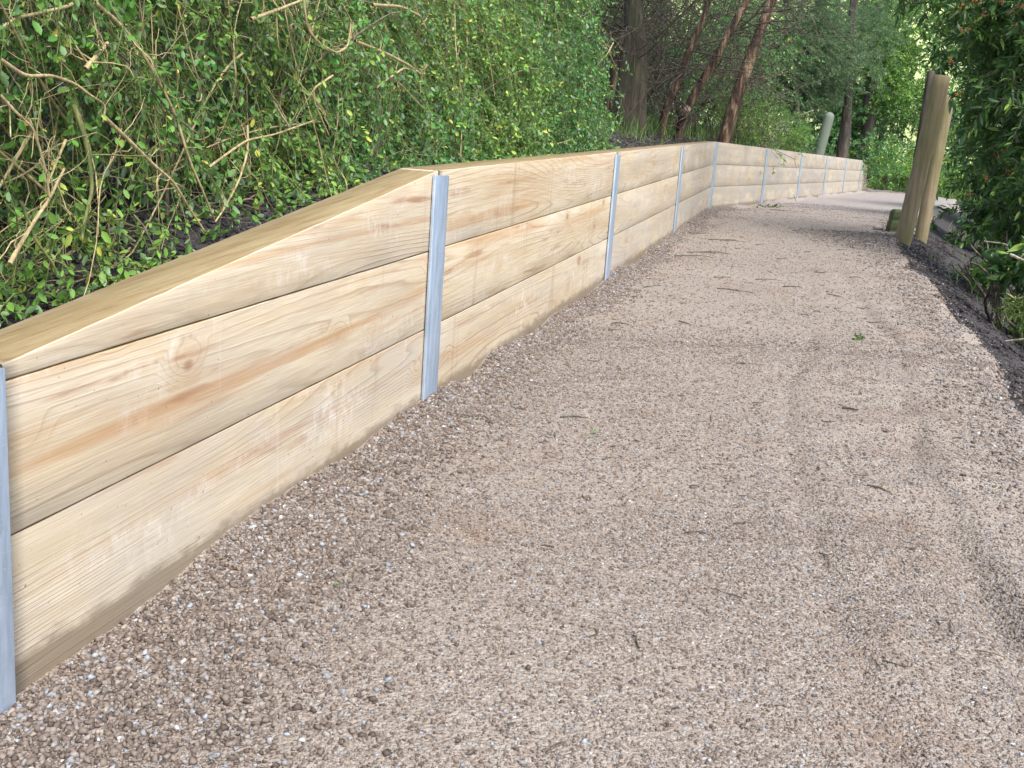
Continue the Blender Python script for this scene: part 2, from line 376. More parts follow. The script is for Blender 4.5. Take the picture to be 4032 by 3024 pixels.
CUTWOOD = plain('cut_wood_end', (.28, .20, .14)); DEADLEAF = plain('dead_leaf', (.14, .07, .04)); GREENLEAF = plain('fallen_green_leaf', (.12, .22, .07))
STRAW = plain('straw', (.45, .36, .2))

# ------------------------------------------------------------------ terrain
aA, aB, PL = .26612889, .40675449, 2.40730862
dA = np.array([math.sin(aA), math.cos(aA), .0446327]); dB = np.array([math.sin(aB), math.cos(aB), .0142344])
P1 = np.array([-.2218716, 2.6722537, CZ-.040459])
E0, E1 = .6248899, .6863298
def wp(i):       # top front corner of the wall line at post i
    if i == 0: return P1 - dA*E0*PL
    if i <= 4: return P1 + dA*(i-1)*PL
    return P1 + dA*3*PL + dB*PL*(min(i, 9)-4+(E1 if i > 9 else 0))
WPTS = [wp(i) for i in range(11)]
wy = np.array([WPTS[0][1]-8] + [q[1] for q in WPTS] + [26, 30, 60])
wx = np.array([WPTS[0][0]-8*math.tan(aA)] + [q[0] for q in WPTS] + [8.35, 8.9, 12])
wz = np.array([WPTS[0][2]-.25] + [q[2] for q in WPTS] + [1.28, 1.3, 1.5])
xw = lambda y: np.interp(y, wy, wx)
def G(y): y = np.asarray(y, float); return np.where(y < 9.64, .0462*y, .4454+.0156*(y-9.64))
ey = np.array([-2, .5, 1.5, 2.5, 3.09, 3.91, 4.34, 5.0, 5.8, 6.23, 7.17, 8.0, 8.8, 11, 13, 17, 19.7, 24.4, 60])
ex = np.array([1.0, 1.15, 1.28, 1.42, 1.55, 1.80, 1.87, 2.05, 2.25, 2.33, 2.56, 2.83, 3.2, 4.05, 4.9, 6.9, 7.95, 8.0, 9])
xe = lambda y: np.interp(y, ey, ex)
y0_, y1_ = WPTS[0][1], WPTS[1][1]
def bank(d, y):
    top = np.interp(y, wy, wz)
    rk = np.clip((y1_-y)/(y1_-y0_), 0, 3)*.19                       # raked first panel
    fade = 1-np.clip((y-22.2)/2.5, 0, 1)
    lvl = (top-rk-G(y))*fade
    h = G(y) + lvl - .035 + .16*np.clip(d-.1, 0, 8) + .05*np.clip(d-8, 0, 60)
    return h + .018*fbm(d*6, y*6, 3)*np.clip((d-.08)*8, 0, 1) + .05*fbm(d*.9, y*.9, 5, 3)*np.clip(d-.2, 0, 1)
def right(x, y):
    e = x - xe(y)
    h = G(y) - .02 - np.clip(e-.02, 0, 3)*.42 - np.clip(e-3, 0, 60)*.03
    far = np.clip((y-18.5)/3, 0, 1)
    h = h*(1-far) + (G(y)-.02 + .04*np.clip(e, 0, 10))*far
    far2 = np.clip((y-25)/20, 0, 1)
    h = h + far2*1.0
    return h + .025*fbm(x*5, y*5, 9)*np.clip(e*6, 0, 1) + .05*fbm(x*1.1, y*1.1, 7, 3)*np.clip(e, 0, 1)
ds = np.concatenate([-np.geomspace(60, .4, 46), -np.linspace(.385, .02, 12), [.03, .062], np.linspace(.075, 1.5, 72), np.geomspace(1.53, 60, 60)])
ys = np.concatenate([np.linspace(-8, .2, 14), np.geomspace(.25, 90, 420)])
DD, YY = np.meshgrid(ds, ys)
XX = xw(YY) - DD*1.03
ZZ = np.where(DD > .05, bank(DD, YY), right(XX, YY))
ZZ = np.where((DD <= .05) & (XX < xe(YY)-.02), G(YY)-.14, ZZ)
far = np.clip((YY-23)/2, 0, 1)
ZZ = np.where((YY > 23), ZZ*(1-far)+far*(G(YY)+.1*fbm(XX*.5, YY*.5, 2, 3)+.03*np.maximum(YY-26, 0)+np.clip(DD, 0, 20)*.16), ZZ)
def grid_faces(r, c):
    i = np.arange(r-1)[:, None]*c + np.arange(c-1)[None, :]
    return np.stack([i, i+c, i+c+1, i+1], -1).reshape(-1, 4)
tag(meshobj('ground', np.stack([XX, YY, ZZ], -1), [grid_faces(*DD.shape)], SOIL, smooth=True), kind='structure',
    label='dark soil bank behind the timber wall and down the right side')
def soilz(x, y):
    d = (xw(y)-x)/1.03
    z = np.where(d > .05, bank(d, y), right(x, y))
    f = np.clip((y-23)/2, 0, 1)
    return np.where(y > 23, z*(1-f)+f*(G(y)+.03*np.maximum(y-26, 0)+np.clip(d, 0, 20)*.16), z)
# path sheet
def pathz(x, y):
    dl = x - xw(y); e = xe(y) - x + .05*fbm(y*4, y*0+.5, 21, 4) + .015*fbm(x*30, y*30, 22, 2)
    z = G(y) + .006*fbm(x*3, y*3, 12, 3) + .0022*fbm(x*28, y*28, 13, 3)*np.clip(4/np.maximum(y, 1), .2, 1)
    heap = .030*np.exp(-(dl/.10)**2)*(1+.7*vn(y*4, y*0, 31)) ; z = z + heap*np.where(y > 8, 1.2, 1)
    # tyre / footprint ruts on the right third
    c1 = xe(y) - .42 - .06*np.sin(y*1.3); c2 = xe(y) - .70 - .04*np.sin(y*.9)
    near = np.clip((7-y)/3, 0, 1)
    for c, dp, sd in ((c1, .020, 41), (c2, .011, 42)):
        q = (x-c)/.035
        z = z - near*dp*np.exp(-q*q)*np.clip(.55+.7*vn(y*5, y*0, sd), 0, 1) + near*dp*.7*np.exp(-((x-c-.07)/.04)**2)*np.clip(.5+.6*vn(y*6, y*0+3, sd), 0, 1)
    z = z + near*.010*np.clip(vn(x*9, y*14, 44), 0, 1)*np.clip((x-xe(y)+.9)*2, 0, 1)
    z = z + .035*np.exp(-((x-2.75)**2+(y-7.6)**2)/.12)
    z = z - np.clip(.04-e, 0, .5)*.9 + .012 - (.036+.02*np.clip((2.2-y), 0, 1))*np.exp(-(dl/.22)**2)
    return z
rows = np.concatenate([np.linspace(-2, .55, 10), np.geomspace(.6, 26, 560)])
cols = np.linspace(0, 1, 300)
TT, YP = np.meshgrid(cols, rows)
XP = xw(YP) - .02 + TT*(xe(YP) + .14 - xw(YP) + .02)
tag(meshobj('path', np.stack([XP, YP, pathz(XP, YP)], -1), [grid_faces(*TT.shape)], GRAVEL, smooth=True), kind='structure',
    label='pinkish brown crushed gravel path running along the timber wall')
# loose stones
phi = (1+5**.5)/2
ico = norm(np.array([[-1,phi,0],[1,phi,0],[-1,-phi,0],[1,-phi,0],[0,-1,phi],[0,1,phi],[0,-1,-phi],[0,1,-phi],[phi,0,-1],[phi,0,1],[-phi,0,-1],[-phi,0,1]]))
icf = np.array([[0,11,5],[0,5,1],[0,1,7],[0,7,10],[0,10,11],[1,5,9],[5,11,4],[11,10,2],[10,7,6],[7,1,8],[3,9,4],[3,4,2],[3,2,6],[3,6,8],[3,8,9],[4,9,5],[2,4,11],[6,2,10],[8,6,7],[9,8,1]])
cub = np.array([[a_, b_, c_] for c_ in (-1, 1) for b_ in (-1, 1) for a_ in (-1, 1)])*.68
cuf = np.array([[0,2,3,1],[4,5,7,6],[0,1,5,4],[2,6,7,3],[0,4,6,2],[1,3,7,5]])
def stones(x, y, z, r):
    n = len(x)
    A = rdir(n); B = norm(np.cross(A, rdir(n))); C = np.cross(A, B)
    sc = np.stack([r*rng.uniform(.9, 1.45, n), r*rng.uniform(.7, 1.05, n), r*rng.uniform(.5, .8, n)], -1)
    V = cub[None]*(1+rng.uniform(-.3, .25, (n, 8, 1)))+rng.uniform(-.16, .16, (n, 8, 3))
    W = (V[..., 0:1]*sc[:, None, 0:1]*A[:, None] + V[..., 1:2]*sc[:, None, 1:2]*B[:, None] + V[..., 2:3]*sc[:, None, 2:3]*C[:, None])
    W[..., 2] *= .8
    W = W + np.stack([x, y, z], -1)[:, None]
    f = (np.arange(n)[:, None, None]*8+cuf[None]).reshape(-1, 4)
    return W.reshape(-1, 3), [f], np.repeat(rng.random(n), 8)
def scatter(n, ya, yb, pw=1.0):
    y = ya + (yb-ya)*rng.random(n)**pw
    x = xw(y)+.005 + rng.random(n)*(xe(y)-xw(y)); return x, y
parts = []
for n, ya, yb, ra, rb in ((110000, .85, 2.0, .0012, .0034), (60000, 2.0, 3.6, .0016, .0038), (36000, 3.6, 12.5, .0024, .0045)):
    x, y = scatter(n, ya, yb, 1.0 if yb < 4 else 2.0)
    clump = vn(x*3, y*3, 60)*.5+.5
    keep = rng.random(n) < .5+.6*clump
    x, y = x[keep], y[keep]; r = ra+(rb-ra)*rng.random(len(x))**2.2
    r = r*(1+.35*np.exp(-(x-xw(y))/.35))
    parts.append(stones(x, y, pathz(x, y)+r*.15, r))
# coarse band along the wall foot, wide in the near corner
n = 34000; y = .85+9.5*rng.random(n)**2.2; wd = .10+.40*np.exp(-(y-.9)/.8)+.04*vn(y*3, y*0, 71)
x = xw(y)+.008+np.abs(rng.normal(size=n))*wd*.6
r = .0026+.0042*rng.random(n)**2.4
q_ = stones(x, y, pathz(x, y)+r*.3, r); parts.append((q_[0], q_[1], np.where(q_[2] > .8, q_[2], q_[2]*.80)))
# coarse spill along the right edge
n = 9000; y = 1.5+9*rng.random(n)**1.3; x = xe(y)-.10+rng.normal(size=n)*.11
r = .0025+.005*rng.random(n)**2
zz = np.maximum(pathz(x, y), right(x, y)); parts.append(stones(x, y, zz+r*.3, r))
n = 5000; y = 7.0+1.3*rng.random(n); x = 2.55+rng.normal(size=n)*.2; r = .003+.007*rng.random(n)**2
zz = np.maximum(pathz(x, y), right(x, y)); parts.append(stones(x, y, zz+r*.3, r))
V, f, a = merge(parts)
tag(meshobj('loose_gravel', V, f, STONE, attrs={'rnd': a}), 'loose brown and grey gravel stones strewn over the path', 'gravel', kind='stuff')

# ------------------------------------------------------------------ retaining wall
TH = .10; BH = .2
wall = thing('retaining_wall', WPTS[0]-np.array([0, 0, .65]), 'long low pine sleeper retaining wall with galvanised posts beside the gravel path', 'wall')
def board(a, b, zt0, zt1, zb0, zb1, seedk, orange, grey, foot=0):
    """a,b: front top corners of panel; zt/zb offsets (down) of this board's top and bottom at both ends"""
    a = np.array(a); b = np.array(b); L = np.linalg.norm((b-a)[:2]); h = norm(np.array([b[0]-a[0], b[1]-a[1], 0.])); nrm = np.array([-h[1], h[0], 0.])
    nseg = max(8, int(L/.03)); tt = np.linspace(0, 1, nseg+1)
    r = .0025
    V = []; UVs = []
    bow = .0007*np.sin(tt*rng.uniform(2, 5)+rng.uniform(0, 6))
    for k, t_ in enumerate(tt):
        c = a + (b-a)*t_; zt = zt0+(zt1-zt0)*t_; zb = zb0+(zb1-zb0)*t_
        jt = .0005*fbm(t_*40, seedk*3.3, 5, 3)+.0002; jb = .0005*fbm(t_*40, seedk*5.1, 6, 3)+.0002
        wn = float(.0005*vn(t_*9, seedk*2.2, 8))
        zt = zt+float(jt); zb = zb-float(jb)
        rr = min(r, max(.001, (zb-zt)*.3))
        prof = [(0, zb-rr), (0, (zb*2+zt)/3), (0, (zt*2+zb)/3), (0, zt+rr), (rr*.3, zt+rr*.3), (rr, zt), (TH-rr, zt), (TH, zt+rr), (TH, zb-rr), (TH-rr, zb), (rr, zb), (rr*.3, zb-rr*.3)]
        vlen = 0; vv = 0.2-0.0
        for j, (dn, dz) in enumerate(prof):
            V.append(c + nrm*(dn+bow[k]+(wn if j < 5 else 0)) - np.array([0, 0, dz]))
            # v runs over the front face, then on across the top / back
            if j <= 3: vcoord = (zb-dz) + (BH-(zb-zt))*0
            elif j <= 6: vcoord = (zb-zt)+dn*1.0
            else: vcoord = (zb-zt)+TH+(dz-zt)
            if j >= 9: vcoord = -.002
            UVs.append((t_*L+seedk*3.7, vcoord))
    V = np.array(V); m = 12; K = nseg+1
    i = np.arange(nseg)[:, None]*m; j = np.arange(m)[None, :]; j2 = (j+1) % m
    Q = np.stack([i+j, i+m+j, i+m+j2, i+j2], -1).reshape(-1, 4)[:, ::-1]
    caps = np.array([np.arange(m), (K-1)*m+np.arange(m)[::-1]])
    o = meshobj('sleeper', V, [Q, caps], WOOD, wall, uv=np.array(UVs))
    o.color = (orange, grey, (seedk*.137) % 1, 1-foot)
    return o
tones = {0: (.95, .30), 1: (.75, .12), 2: (.35, .45), 3: (.3, .75), 4: (.5, .85), 5: (.2, 1), 6: (.1, 1), 7: (.1, 1), 8: (.5, 1), 9: (.0, .9)}
sk = 1
for i in range(10):
    a, b = WPTS[i], WPTS[i+1]; hh = norm(b-a); gp = .006
    a2 = a+hh*gp; b2 = b-hh*gp
    if i == 9: b2 = b
    for c in range(3):
        o_, g_ = tones[i]; g_ = min(1, g_+(.25 if c == 2 else 0)); o_ = max(0, o_-(.25 if c == 2 else 0))
        t0 = t1 = c*BH; q0 = q1 = (c+1)*BH
        if c == 0 and i == 0: t0 = .178
        if c == 0 and i == 9: t1 = .193
        if c == 2: q0 = q1 = q0+.06
        board(a2, b2, t0, t1, q0-.0015, q1-.0015, sk, o_, g_, 1 if c == 2 else 0); sk += 1
def steel_post(i, width=.1):
    P = WPTS[i] - (dA*.052 if i == 0 else 0)
    if i in (0,): h = dA
    elif i == 4: h = norm(dA+dB)
    elif i < 4: h = dA
    else: h = dB
    h = norm(np.array([h[0], h[1], 0.])); n = np.array([-h[1], h[0], 0.])
    top = P[2]-.012-(.165 if i == 0 else 0); bot = P[2]-.75
    ft = .008; pr = .003; w2 = width/2; wt = .005/2
    # H profile (u along wall, v inwards)
    prof = [(-w2, -pr-ft), (w2, -pr-ft), (w2, -pr), (wt, -pr), (wt, TH+pr), (w2, TH+pr), (w2, TH+pr+ft), (-w2, TH+pr+ft), (-w2, TH+pr), (-wt, TH+pr), (-wt, -pr), (-w2, -pr)]
    V = []
    for z in (bot, top):
        for u, v in prof:
            V.append([P[0]+h[0]*u+n[0]*v, P[1]+h[1]*u+n[1]*v, z-(0 if v < .05 else .02)])
    m = 12; j = np.arange(m); Q = np.stack([j, (j+1) % m, (j+1) % m+m, j+m], -1)
    caps = [[m+0, m+1, m+2, m+11], [m+3, m+4, m+9, m+10], [m+5, m+6, m+7, m+8]]
    o = meshobj('steel_post', np.array(V), [Q, np.array(caps)], STEEL, wall)
    bv = o.modifiers.new('bevel', 'BEVEL'); bv.width = .0012; bv.segments = 2; bv.limit_method = 'ANGLE'
for i in range(10): steel_post(i)

# ------------------------------------------------------------------ round posts
def round_post(name, base, top, rad, mat, label, cat, dome=.0, group=None, chamfer=.006):
    base = np.array(base, float); top = np.array(top, float)
    t = base.copy()
    K = 24; zz = np.linspace(-.25, 1, K)
    P = base+(top-base)*zz[:, None]
    R = rad*(1+.012*np.sin(zz*9)+.008*np.sin(zz*23))
    ax = norm(top-base)
    if dome:
        extra = np.linspace(0, 1, 9)[1:]
        P = np.concatenate([P, top+ax*(dome*np.sin(extra*np.pi/2))[:, None]]); R = np.concatenate([R, rad*np.cos(extra*np.pi/2*.98)])
    else:
        P = np.concatenate([P, [top+ax*chamfer, top+ax*chamfer*1.01]]); R = np.concatenate([R, [rad-chamfer, rad*.02]])
    V, f = tubes(P[None], R[None], 28)
    V = V-t
    o = meshobj(name, V, f, mat, smooth=not True); o.location = t
    for p in o.data.polygons: p.use_smooth = len(p.vertices) == 4
    tag(o, label, cat, group); return o
bA = np.array([2.925, 8.12, .36]); tA = at(3000+1520/2.143, 648/2.143, 8.12)
round_post('timber_post', bA, tA, .062, POSTW, 'taller thicker leaning round timber post, front of the pair at the right path edge', 'post', group='timber posts at the right edge of the path')
bB = at(3618, 978, 8.75); tB = at(3000+1574/2.143, 815/2.143, 8.75)
round_post('timber_post', bB, tB, .052, POSTW, 'thinner shorter round timber post standing behind the taller one, its foot down the soil bank', 'post', group='timber posts at the right edge of the path')
bC = at(3000+1400/2.143, 900/2.143, 9.6); tC = at(3000+1428/2.143, 605/2.143, 9.6)
bb = at(3000+1412/2.143, 790/2.143, 9.6); round_post('dead_tree', at(3562, 930, 9.6), tC, .033, B_FAR, 'dark broken dead tree sticking up just behind the top of the taller timber post', 'dead tree')
pb = at(3215, 640, 17.0); pt = at(3264, 462, 17.0)
pb2 = pb+(pt-pb)*-.6
round_post('bollard', pb2, pt, .080, POSTG, 'pale grey green round topped timber bollard standing behind the far wall', 'bollard', dome=.08)
# mossy square stub with notches beside the posts
def stub():
    b = at(3508, 925, 8.55); tp = at(3536, 824, 8.55)
    ax = tp-b; n = 15; V = []
    for k in range(n):
        t_ = k/(n-1); w_ = .052 - (.007 if k in (4, 9) else 0) - (.012 if k == n-1 else 0)
        c = b+ax*(t_*1.15-.15)
        for sx_, sy_ in ((-1, -1), (1, -1), (1, 1), (-1, 1)): V.append(c+np.array([sx_*w_*.8, sy_*w_, 0]))
    V = np.array(V); j = np.arange(4); Q = []
    for k in range(n-1):
        for a_ in range(4): Q.append([k*4+a_, k*4+(a_+1) % 4, k*4+4+(a_+1) % 4, k*4+4+a_])
    Q.append([(n-1)*4+i_ for i_ in range(4)])
    o = meshobj('mossy_stub', V, [np.array(Q)], MOSSY)
    bv = o.modifiers.new('bevel', 'BEVEL'); bv.width = .008; bv.segments = 2
    tag(o, 'short mossy green notched square post against the foot of the timber posts', 'post')
stub()

# ------------------------------------------------------------------ shrubs on the bank
def bankpt(y, d, dz):
    x = xw(y)-d*1.03; return np.stack([x, y, soilz(x, y)+dz], -1)
def leafy(P, k, size, jitter=.25, ratio=.5, tmpl='oval', out=1.0, droopn=.4):
    """leaves along polylines P (M,K,3): k leaves each"""
    Mn, K, _ = P.shape
    t = (np.linspace(.12, 1, k)[None, :]+rng.normal(size=(Mn, k))*.02).clip(0, .999)*(K-1)
    i = np.floor(t).astype(int).clip(0, K-2); fr = (t-i)[..., None]; m = np.arange(Mn)[:, None]
    pt = P[m, i]*(1-fr)+P[m, i+1]*fr; tg = norm(P[m, i+1]-P[m, i])
    side = rng.normal(size=pt.shape); side = norm(side-tg*(side*tg).sum(-1, keepdims=True))
    D = norm(tg*.75+side*out); D[..., 2] -= droopn*rng.random((Mn, k))
    Nn = norm(rng.normal(size=pt.shape)*.7+np.array([0, -.2, .7]))
    L = size*rng.uniform(.5, 1.25, (Mn, k))*rng.uniform(.75, 1.2, (Mn, 1))
    r = np.clip(rng.normal(.48, .27, (Mn, k)) + rng.normal(0, .2, (Mn, 1)), 0, .97+.03*rng.random((Mn, k)))
    return leaves(pt.reshape(-1, 3), D.reshape(-1, 3), Nn.reshape(-1, 3), L.ravel(), (L*ratio).ravel(), tmpl, r.ravel())
def shrub(label, ya, yb, nt, lsize, mat, dmin=.16, dmax=1.3, zt=1.35, kleaf=26, nstem=50, nbare=40, up=.0, tl=.30, group='leafy shrubs on the bank behind the wall', name='shrub', lean=1.0, ov=.10, sparse=0.0):
    yc = (ya+yb)/2; base = bankpt(np.array([yc]), np.array([.5]), np.array([0.]))[0]
    root = thing(name, base, label, 'shrub', group)
    # sprays of leafy twigs, denser towards the front face
    y = rng.uniform(ya-ov, yb+ov, nt); h = zt*rng.random(nt)**1.15
    face = dmin + .06 + .55*np.maximum(0, h-.25)*lean*.5 + .12*vn(y*2.2, h*2.5, 77)
    d = face + np.abs(rng.normal(size=nt))*.20 + (rng.random(nt) < .25)*rng.random(nt)*(dmax-dmin)
    kp = vn(y*4.5+h*1.5, h*5+d*2, 78) > -.36 + sparse
    y, h, d = y[kp], h[kp], d[kp]; nt = len(y)
    st = bankpt(y, d, h+.04)
    dirs = rdir(nt)*np.array([.7, .7, .6]) + np.array([.4, -.2, up-.35])
    T = curves(st, dirs, tl*rng.uniform(.5, 1.25, nt), 6, rng.uniform(.2, 1.0, nt), .05)
    # do not let twigs dip into the wall top
    dd = xw(T[..., 1])-T[..., 0]; T[..., 0] = np.where(dd < .13, xw(T[..., 1])-.13-.3*(.13-dd).clip(0, .1), T[..., 0])
    T[..., 2] = np.maximum(T[..., 2], soilz(T[..., 0], T[..., 1])+.02)
    V, f, a = leafy(T, kleaf, lsize); meshobj('foliage', V, f, mat, root, attrs={'rnd': a})
    Rr = np.linspace(.0016, .0007, 6)[None]*np.ones((nt, 1))
    V, f = tubes(T, Rr, 3, False); meshobj('twig', V, f, B_GREENSTEM, root)
    # woody stems from the soil
    ns = nstem; y = rng.uniform(ya, yb, ns); d = rng.uniform(.25, 1.0, ns); st = bankpt(y, d, -.03*np.ones(ns))
    dirs = rdir(ns)*.55+np.array([.15, 0, 1.0]); T = curves(st, dirs, rng.uniform(.5, 1.5, ns), 12, rng.uniform(0, .6, ns), .025)
    R = rng.uniform(.002, .006, (ns, 1))*np.linspace(1, .35, 12)[None]
    ok = (xw(T[..., 1])-T[..., 0]).min(1) > .11; T = T[ok]; R = R[ok]
    V, f = tubes(T, R, 5); meshobj('stem', V, f, B_GREYTWIG, root, smooth=True)
    if nbare:
        nbare = int(nbare*2.3)
        y = rng.uniform(ya, yb, nbare); h = rng.uniform(.0, zt*1.1, nbare); d = dmin+.45*np.maximum(0, h-.25)*lean*.5+rng.uniform(-.03, .25, nbare)
        st = bankpt(y, d+.12, h); dirs = rdir(nbare)*np.array([.32, 1, .9])+np.array([-.03, 0, -.15]); T = curves(st, dirs, rng.uniform(.15, .7, nbare), 14, rng.uniform(-.3, .6, nbare), .07*rng.random((nbare, 1, 1))**1.6)
        T[..., 2] = np.maximum(T[..., 2], soilz(T[..., 0], T[..., 1])+.01)
        ok = (xw(T[..., 1])-T[..., 0]).min(1) > .09; T = T[ok]
        R = (.0009+.0024*rng.random((len(T), 1))**2.2)*np.linspace(1, .5, 14)[None]
        V, f = tubes(T, R, 5); meshobj('bare_branch', V, f, B_TAN, root, smooth=True)
    return root
shrub('sparse round leaved shrub with many bare tan stems at the far left of the photo', .75, 1.75, 1150, .018, L_SHRUB2, kleaf=18, nstem=50, nbare=220, zt=.85, tl=.22, dmin=.08, sparse=.22)
shrub('tangled shrub with small pale leaves and crossing tan branches, second from the left', 1.75, 2.55, 2100, .0165, L_SHRUB2, dmin=.09, sparse=.08, kleaf=26, nstem=35, nbare=150, zt=1.05, tl=.26)
shrub('green shrub with drooping leafy sprays above the first upright steel post', 2.55, 3.4, 2400, .017, L_SHRUB, kleaf=26, nstem=25, nbare=110, zt=1.2)
shrub('dense small leaved green shrub behind the middle of the nearest full wall panel', 3.4, 4.3, 2500, .018, L_SHRUB2, kleaf=26, nstem=25, nbare=120, zt=1.35)
shrub('dense dark green shrub bunched behind the second upright steel post', 4.3, 5.3, 2400, .019, L_SHRUB, kleaf=26, nstem=25, nbare=90, zt=1.5)
shrub('last green shrub of the hedge, ending beside the fibrous tree trunk', 5.3, 5.85, 1500, .021, L_SHRUB, kleaf=26, nstem=20, nbare=70, zt=1.7, dmin=.30)

shr = [o for o in COL.objects if o.get('category') == 'shrub']
def cane(k, pts, r, mat=B_TAN, off=.125, z=(0, 0, 1.58)):
    Q = []
    for (x, y) in pts:
        u = z[0]+x/z[2]; v = z[1]+y/z[2]; rr = ray(u, v); yy = .7
        while yy < 9:
            hgt = CZ+rr[2]/rr[1]*yy - float(np.interp(yy, wy, wz))
            if rr[0]/rr[1]*yy <= float(xw(yy)) - off - .10*max(0, hgt) : break
            yy += .01
        # nearest depth at which the ray is behind the wall line
        Q.append(at(u, v, yy))
    Q = np.array(Q); K0 = len(Q); tt = np.linspace(0, K0-1, 26)
    P = np.stack([np.interp(tt, np.arange(K0), Q[:, j]) for j in range(3)], -1)
    for _ in range(2): P[1:-1] = (P[:-2]+P[1:-1]*2+P[2:])/4
    # side spurs
    ns = 7; i = rng.integers(3, 24, ns); T = curves(P[i], rdir(ns)*np.array([.4, 1, 1]), rng.uniform(.03, .12, ns), 6, .1, .05)
    V, f, _ = merge([tubes(P[None], (r*np.linspace(1, .55, 26)*(1+.03*rng.normal(size=26)))[None], 7)+(None,), tubes(T, np.linspace(r*.35, r*.15, 6)[None]*np.ones((ns, 1)), 4)+(None,)])
    meshobj('cane', V, f, mat, shr[k], smooth=True)
ZB = (1200, 0, 1.58)
for k, pts, r, m_c, z_ in ((1, [(590, 15), (750, 150), (900, 350), (1000, 530), (1100, 730), (1170, 980), (1250, 1160), (1335, 1370)], .0034, B_TAN, (0, 0, 1.58)),
    (1, [(640, 720), (840, 910), (960, 1030), (1080, 1130), (1180, 1300), (1280, 1450)], .0032, B_TAN, (0, 0, 1.58)),
    (0, [(0, 365), (160, 480), (320, 465), (470, 520), (570, 600), (660, 650), (640, 760)], .0028, B_TAN, (0, 0, 1.58)),
    (0, [(455, 650), (520, 830), (560, 1000), (575, 1180), (520, 1400), (510, 1500)], .0038, B_GREENSTEM, (0, 0, 1.58)),
    (2, [(1890, 0), (1910, 180), (2000, 290), (2090, 335), (2170, 280), (2200, 150)], .0028, B_TAN, (0, 0, 1.58)),
    (1, [(1300, 1040), (1450, 930), (1540, 870), (1700, 840), (1970, 745)], .0026, B_TAN, (0, 0, 1.58)),
    (1, [(1540, 780), (1540, 950), (1490, 1120), (1400, 1290), (1340, 1380)], .0026, B_TAN, (0, 0, 1.58)),
    (2, [(1560, 120), (1720, 65), (1880, 0)], .0042, B_TAN, (0, 0, 1.58)),
    (0, [(60, 1640), (150, 1480), (230, 1350), (300, 1250), (400, 1050)], .0036, B_TAN, (0, 0, 1.58)),
    (1, [(530, 430), (600, 350), (670, 265)], .0045, B_TAN, (0, 0, 1.58)),
    (0, [(180, 740), (240, 900), (290, 1080), (310, 1240)], .0024, B_TAN, (0, 0, 1.58)),
    (0, [(410, 870), (350, 1010), (300, 1140)], .0024, B_TAN, (0, 0, 1.58)),
    (2, [(2070, 470), (1950, 550), (1960, 650), (2050, 850)], .0026, B_TAN, (0, 0, 1.58)),
    (0, [(0, 590), (90, 690), (200, 790), (240, 920)], .0024, B_TAN, (0, 0, 1.58)),
    (1, [(500, 0), (420, 40), (250, 80), (100, 110), (0, 180)], .0030, B_TAN, (0, 0, 1.58)),
    (1, [(660, 280), (780, 360), (900, 500), (1010, 640), (1120, 750), (1215, 830)], .0022, B_DARKTWIG, (0, 0, 1.58)),
    (0, [(130, 1250), (210, 1480), (330, 1640), (350, 1700)], .0026, B_GREENSTEM, (0, 0, 1.58)),
    (3, [(310, 255), (500, 330), (640, 400), (730, 470), (760, 400)], .0045, B_TAN, ZB),
    (3, [(420, 30), (600, 40), (720, 100), (760, 190)], .0042, B_TAN, ZB),
    (3, [(440, 550), (520, 490), (620, 420), (720, 465)], .0032, B_TAN, ZB),
    (2, [(0, 100), (60, 250), (200, 335), (270, 290), (290, 130), (230, 20)], .0030, B_TAN, ZB),
    (4, [(1770, 210), (1860, 260), (1900, 340), (1940, 430)], .0040, B_TAN, ZB),
    (4, [(1920, 265), (1880, 340), (1800, 420), (1720, 570)], .0030, B_TAN, ZB)):
    cane(k, pts, r, m_c, z=z_)
# extra low sprays so that leaves spill down close to the wall
def spill(k, ya, yb, n, size, mat):
    y = rng.uniform(ya, yb, n); d = rng.uniform(.27, .45, n); h = rng.uniform(.07, .38, n); st = bankpt(y, d, h)
    kp = vn(y*3.5, h*2, 140) > -.25; st = st[kp]; n = len(st)
    T = curves(st, rdir(n)*.6+np.array([.15, -.1, -.3]), rng.uniform(.1, .26, n), 6, .4, .05)
    dd = xw(T[..., 1])-T[..., 0]; ok = dd.min(1) > .115; T = T[ok]; T[..., 2] = np.maximum(T[..., 2], soilz(T[..., 0], T[..., 1])+.015)
    V, f, a = leafy(T, 16, size); meshobj('foliage', V, f, mat, shr[k], attrs={'rnd': a})
    V, f = tubes(T, np.full((len(T), 6), .001), 3, False); meshobj('twig', V, f, B_GREENSTEM, shr[k])
for k, ya, yb, n, sz, m_c in ((0, .8, 1.7, 80, .020, L_SHRUB2), (1, 1.7, 2.5, 90, .018, L_SHRUB), (2, 2.5, 3.4, 200, .017, L_SHRUB), (3, 3.4, 4.3, 200, .018, L_SHRUB2), (4, 4.3, 5.3, 200, .019, L_SHRUB)):
    spill(k, ya, yb, n, sz, m_c)
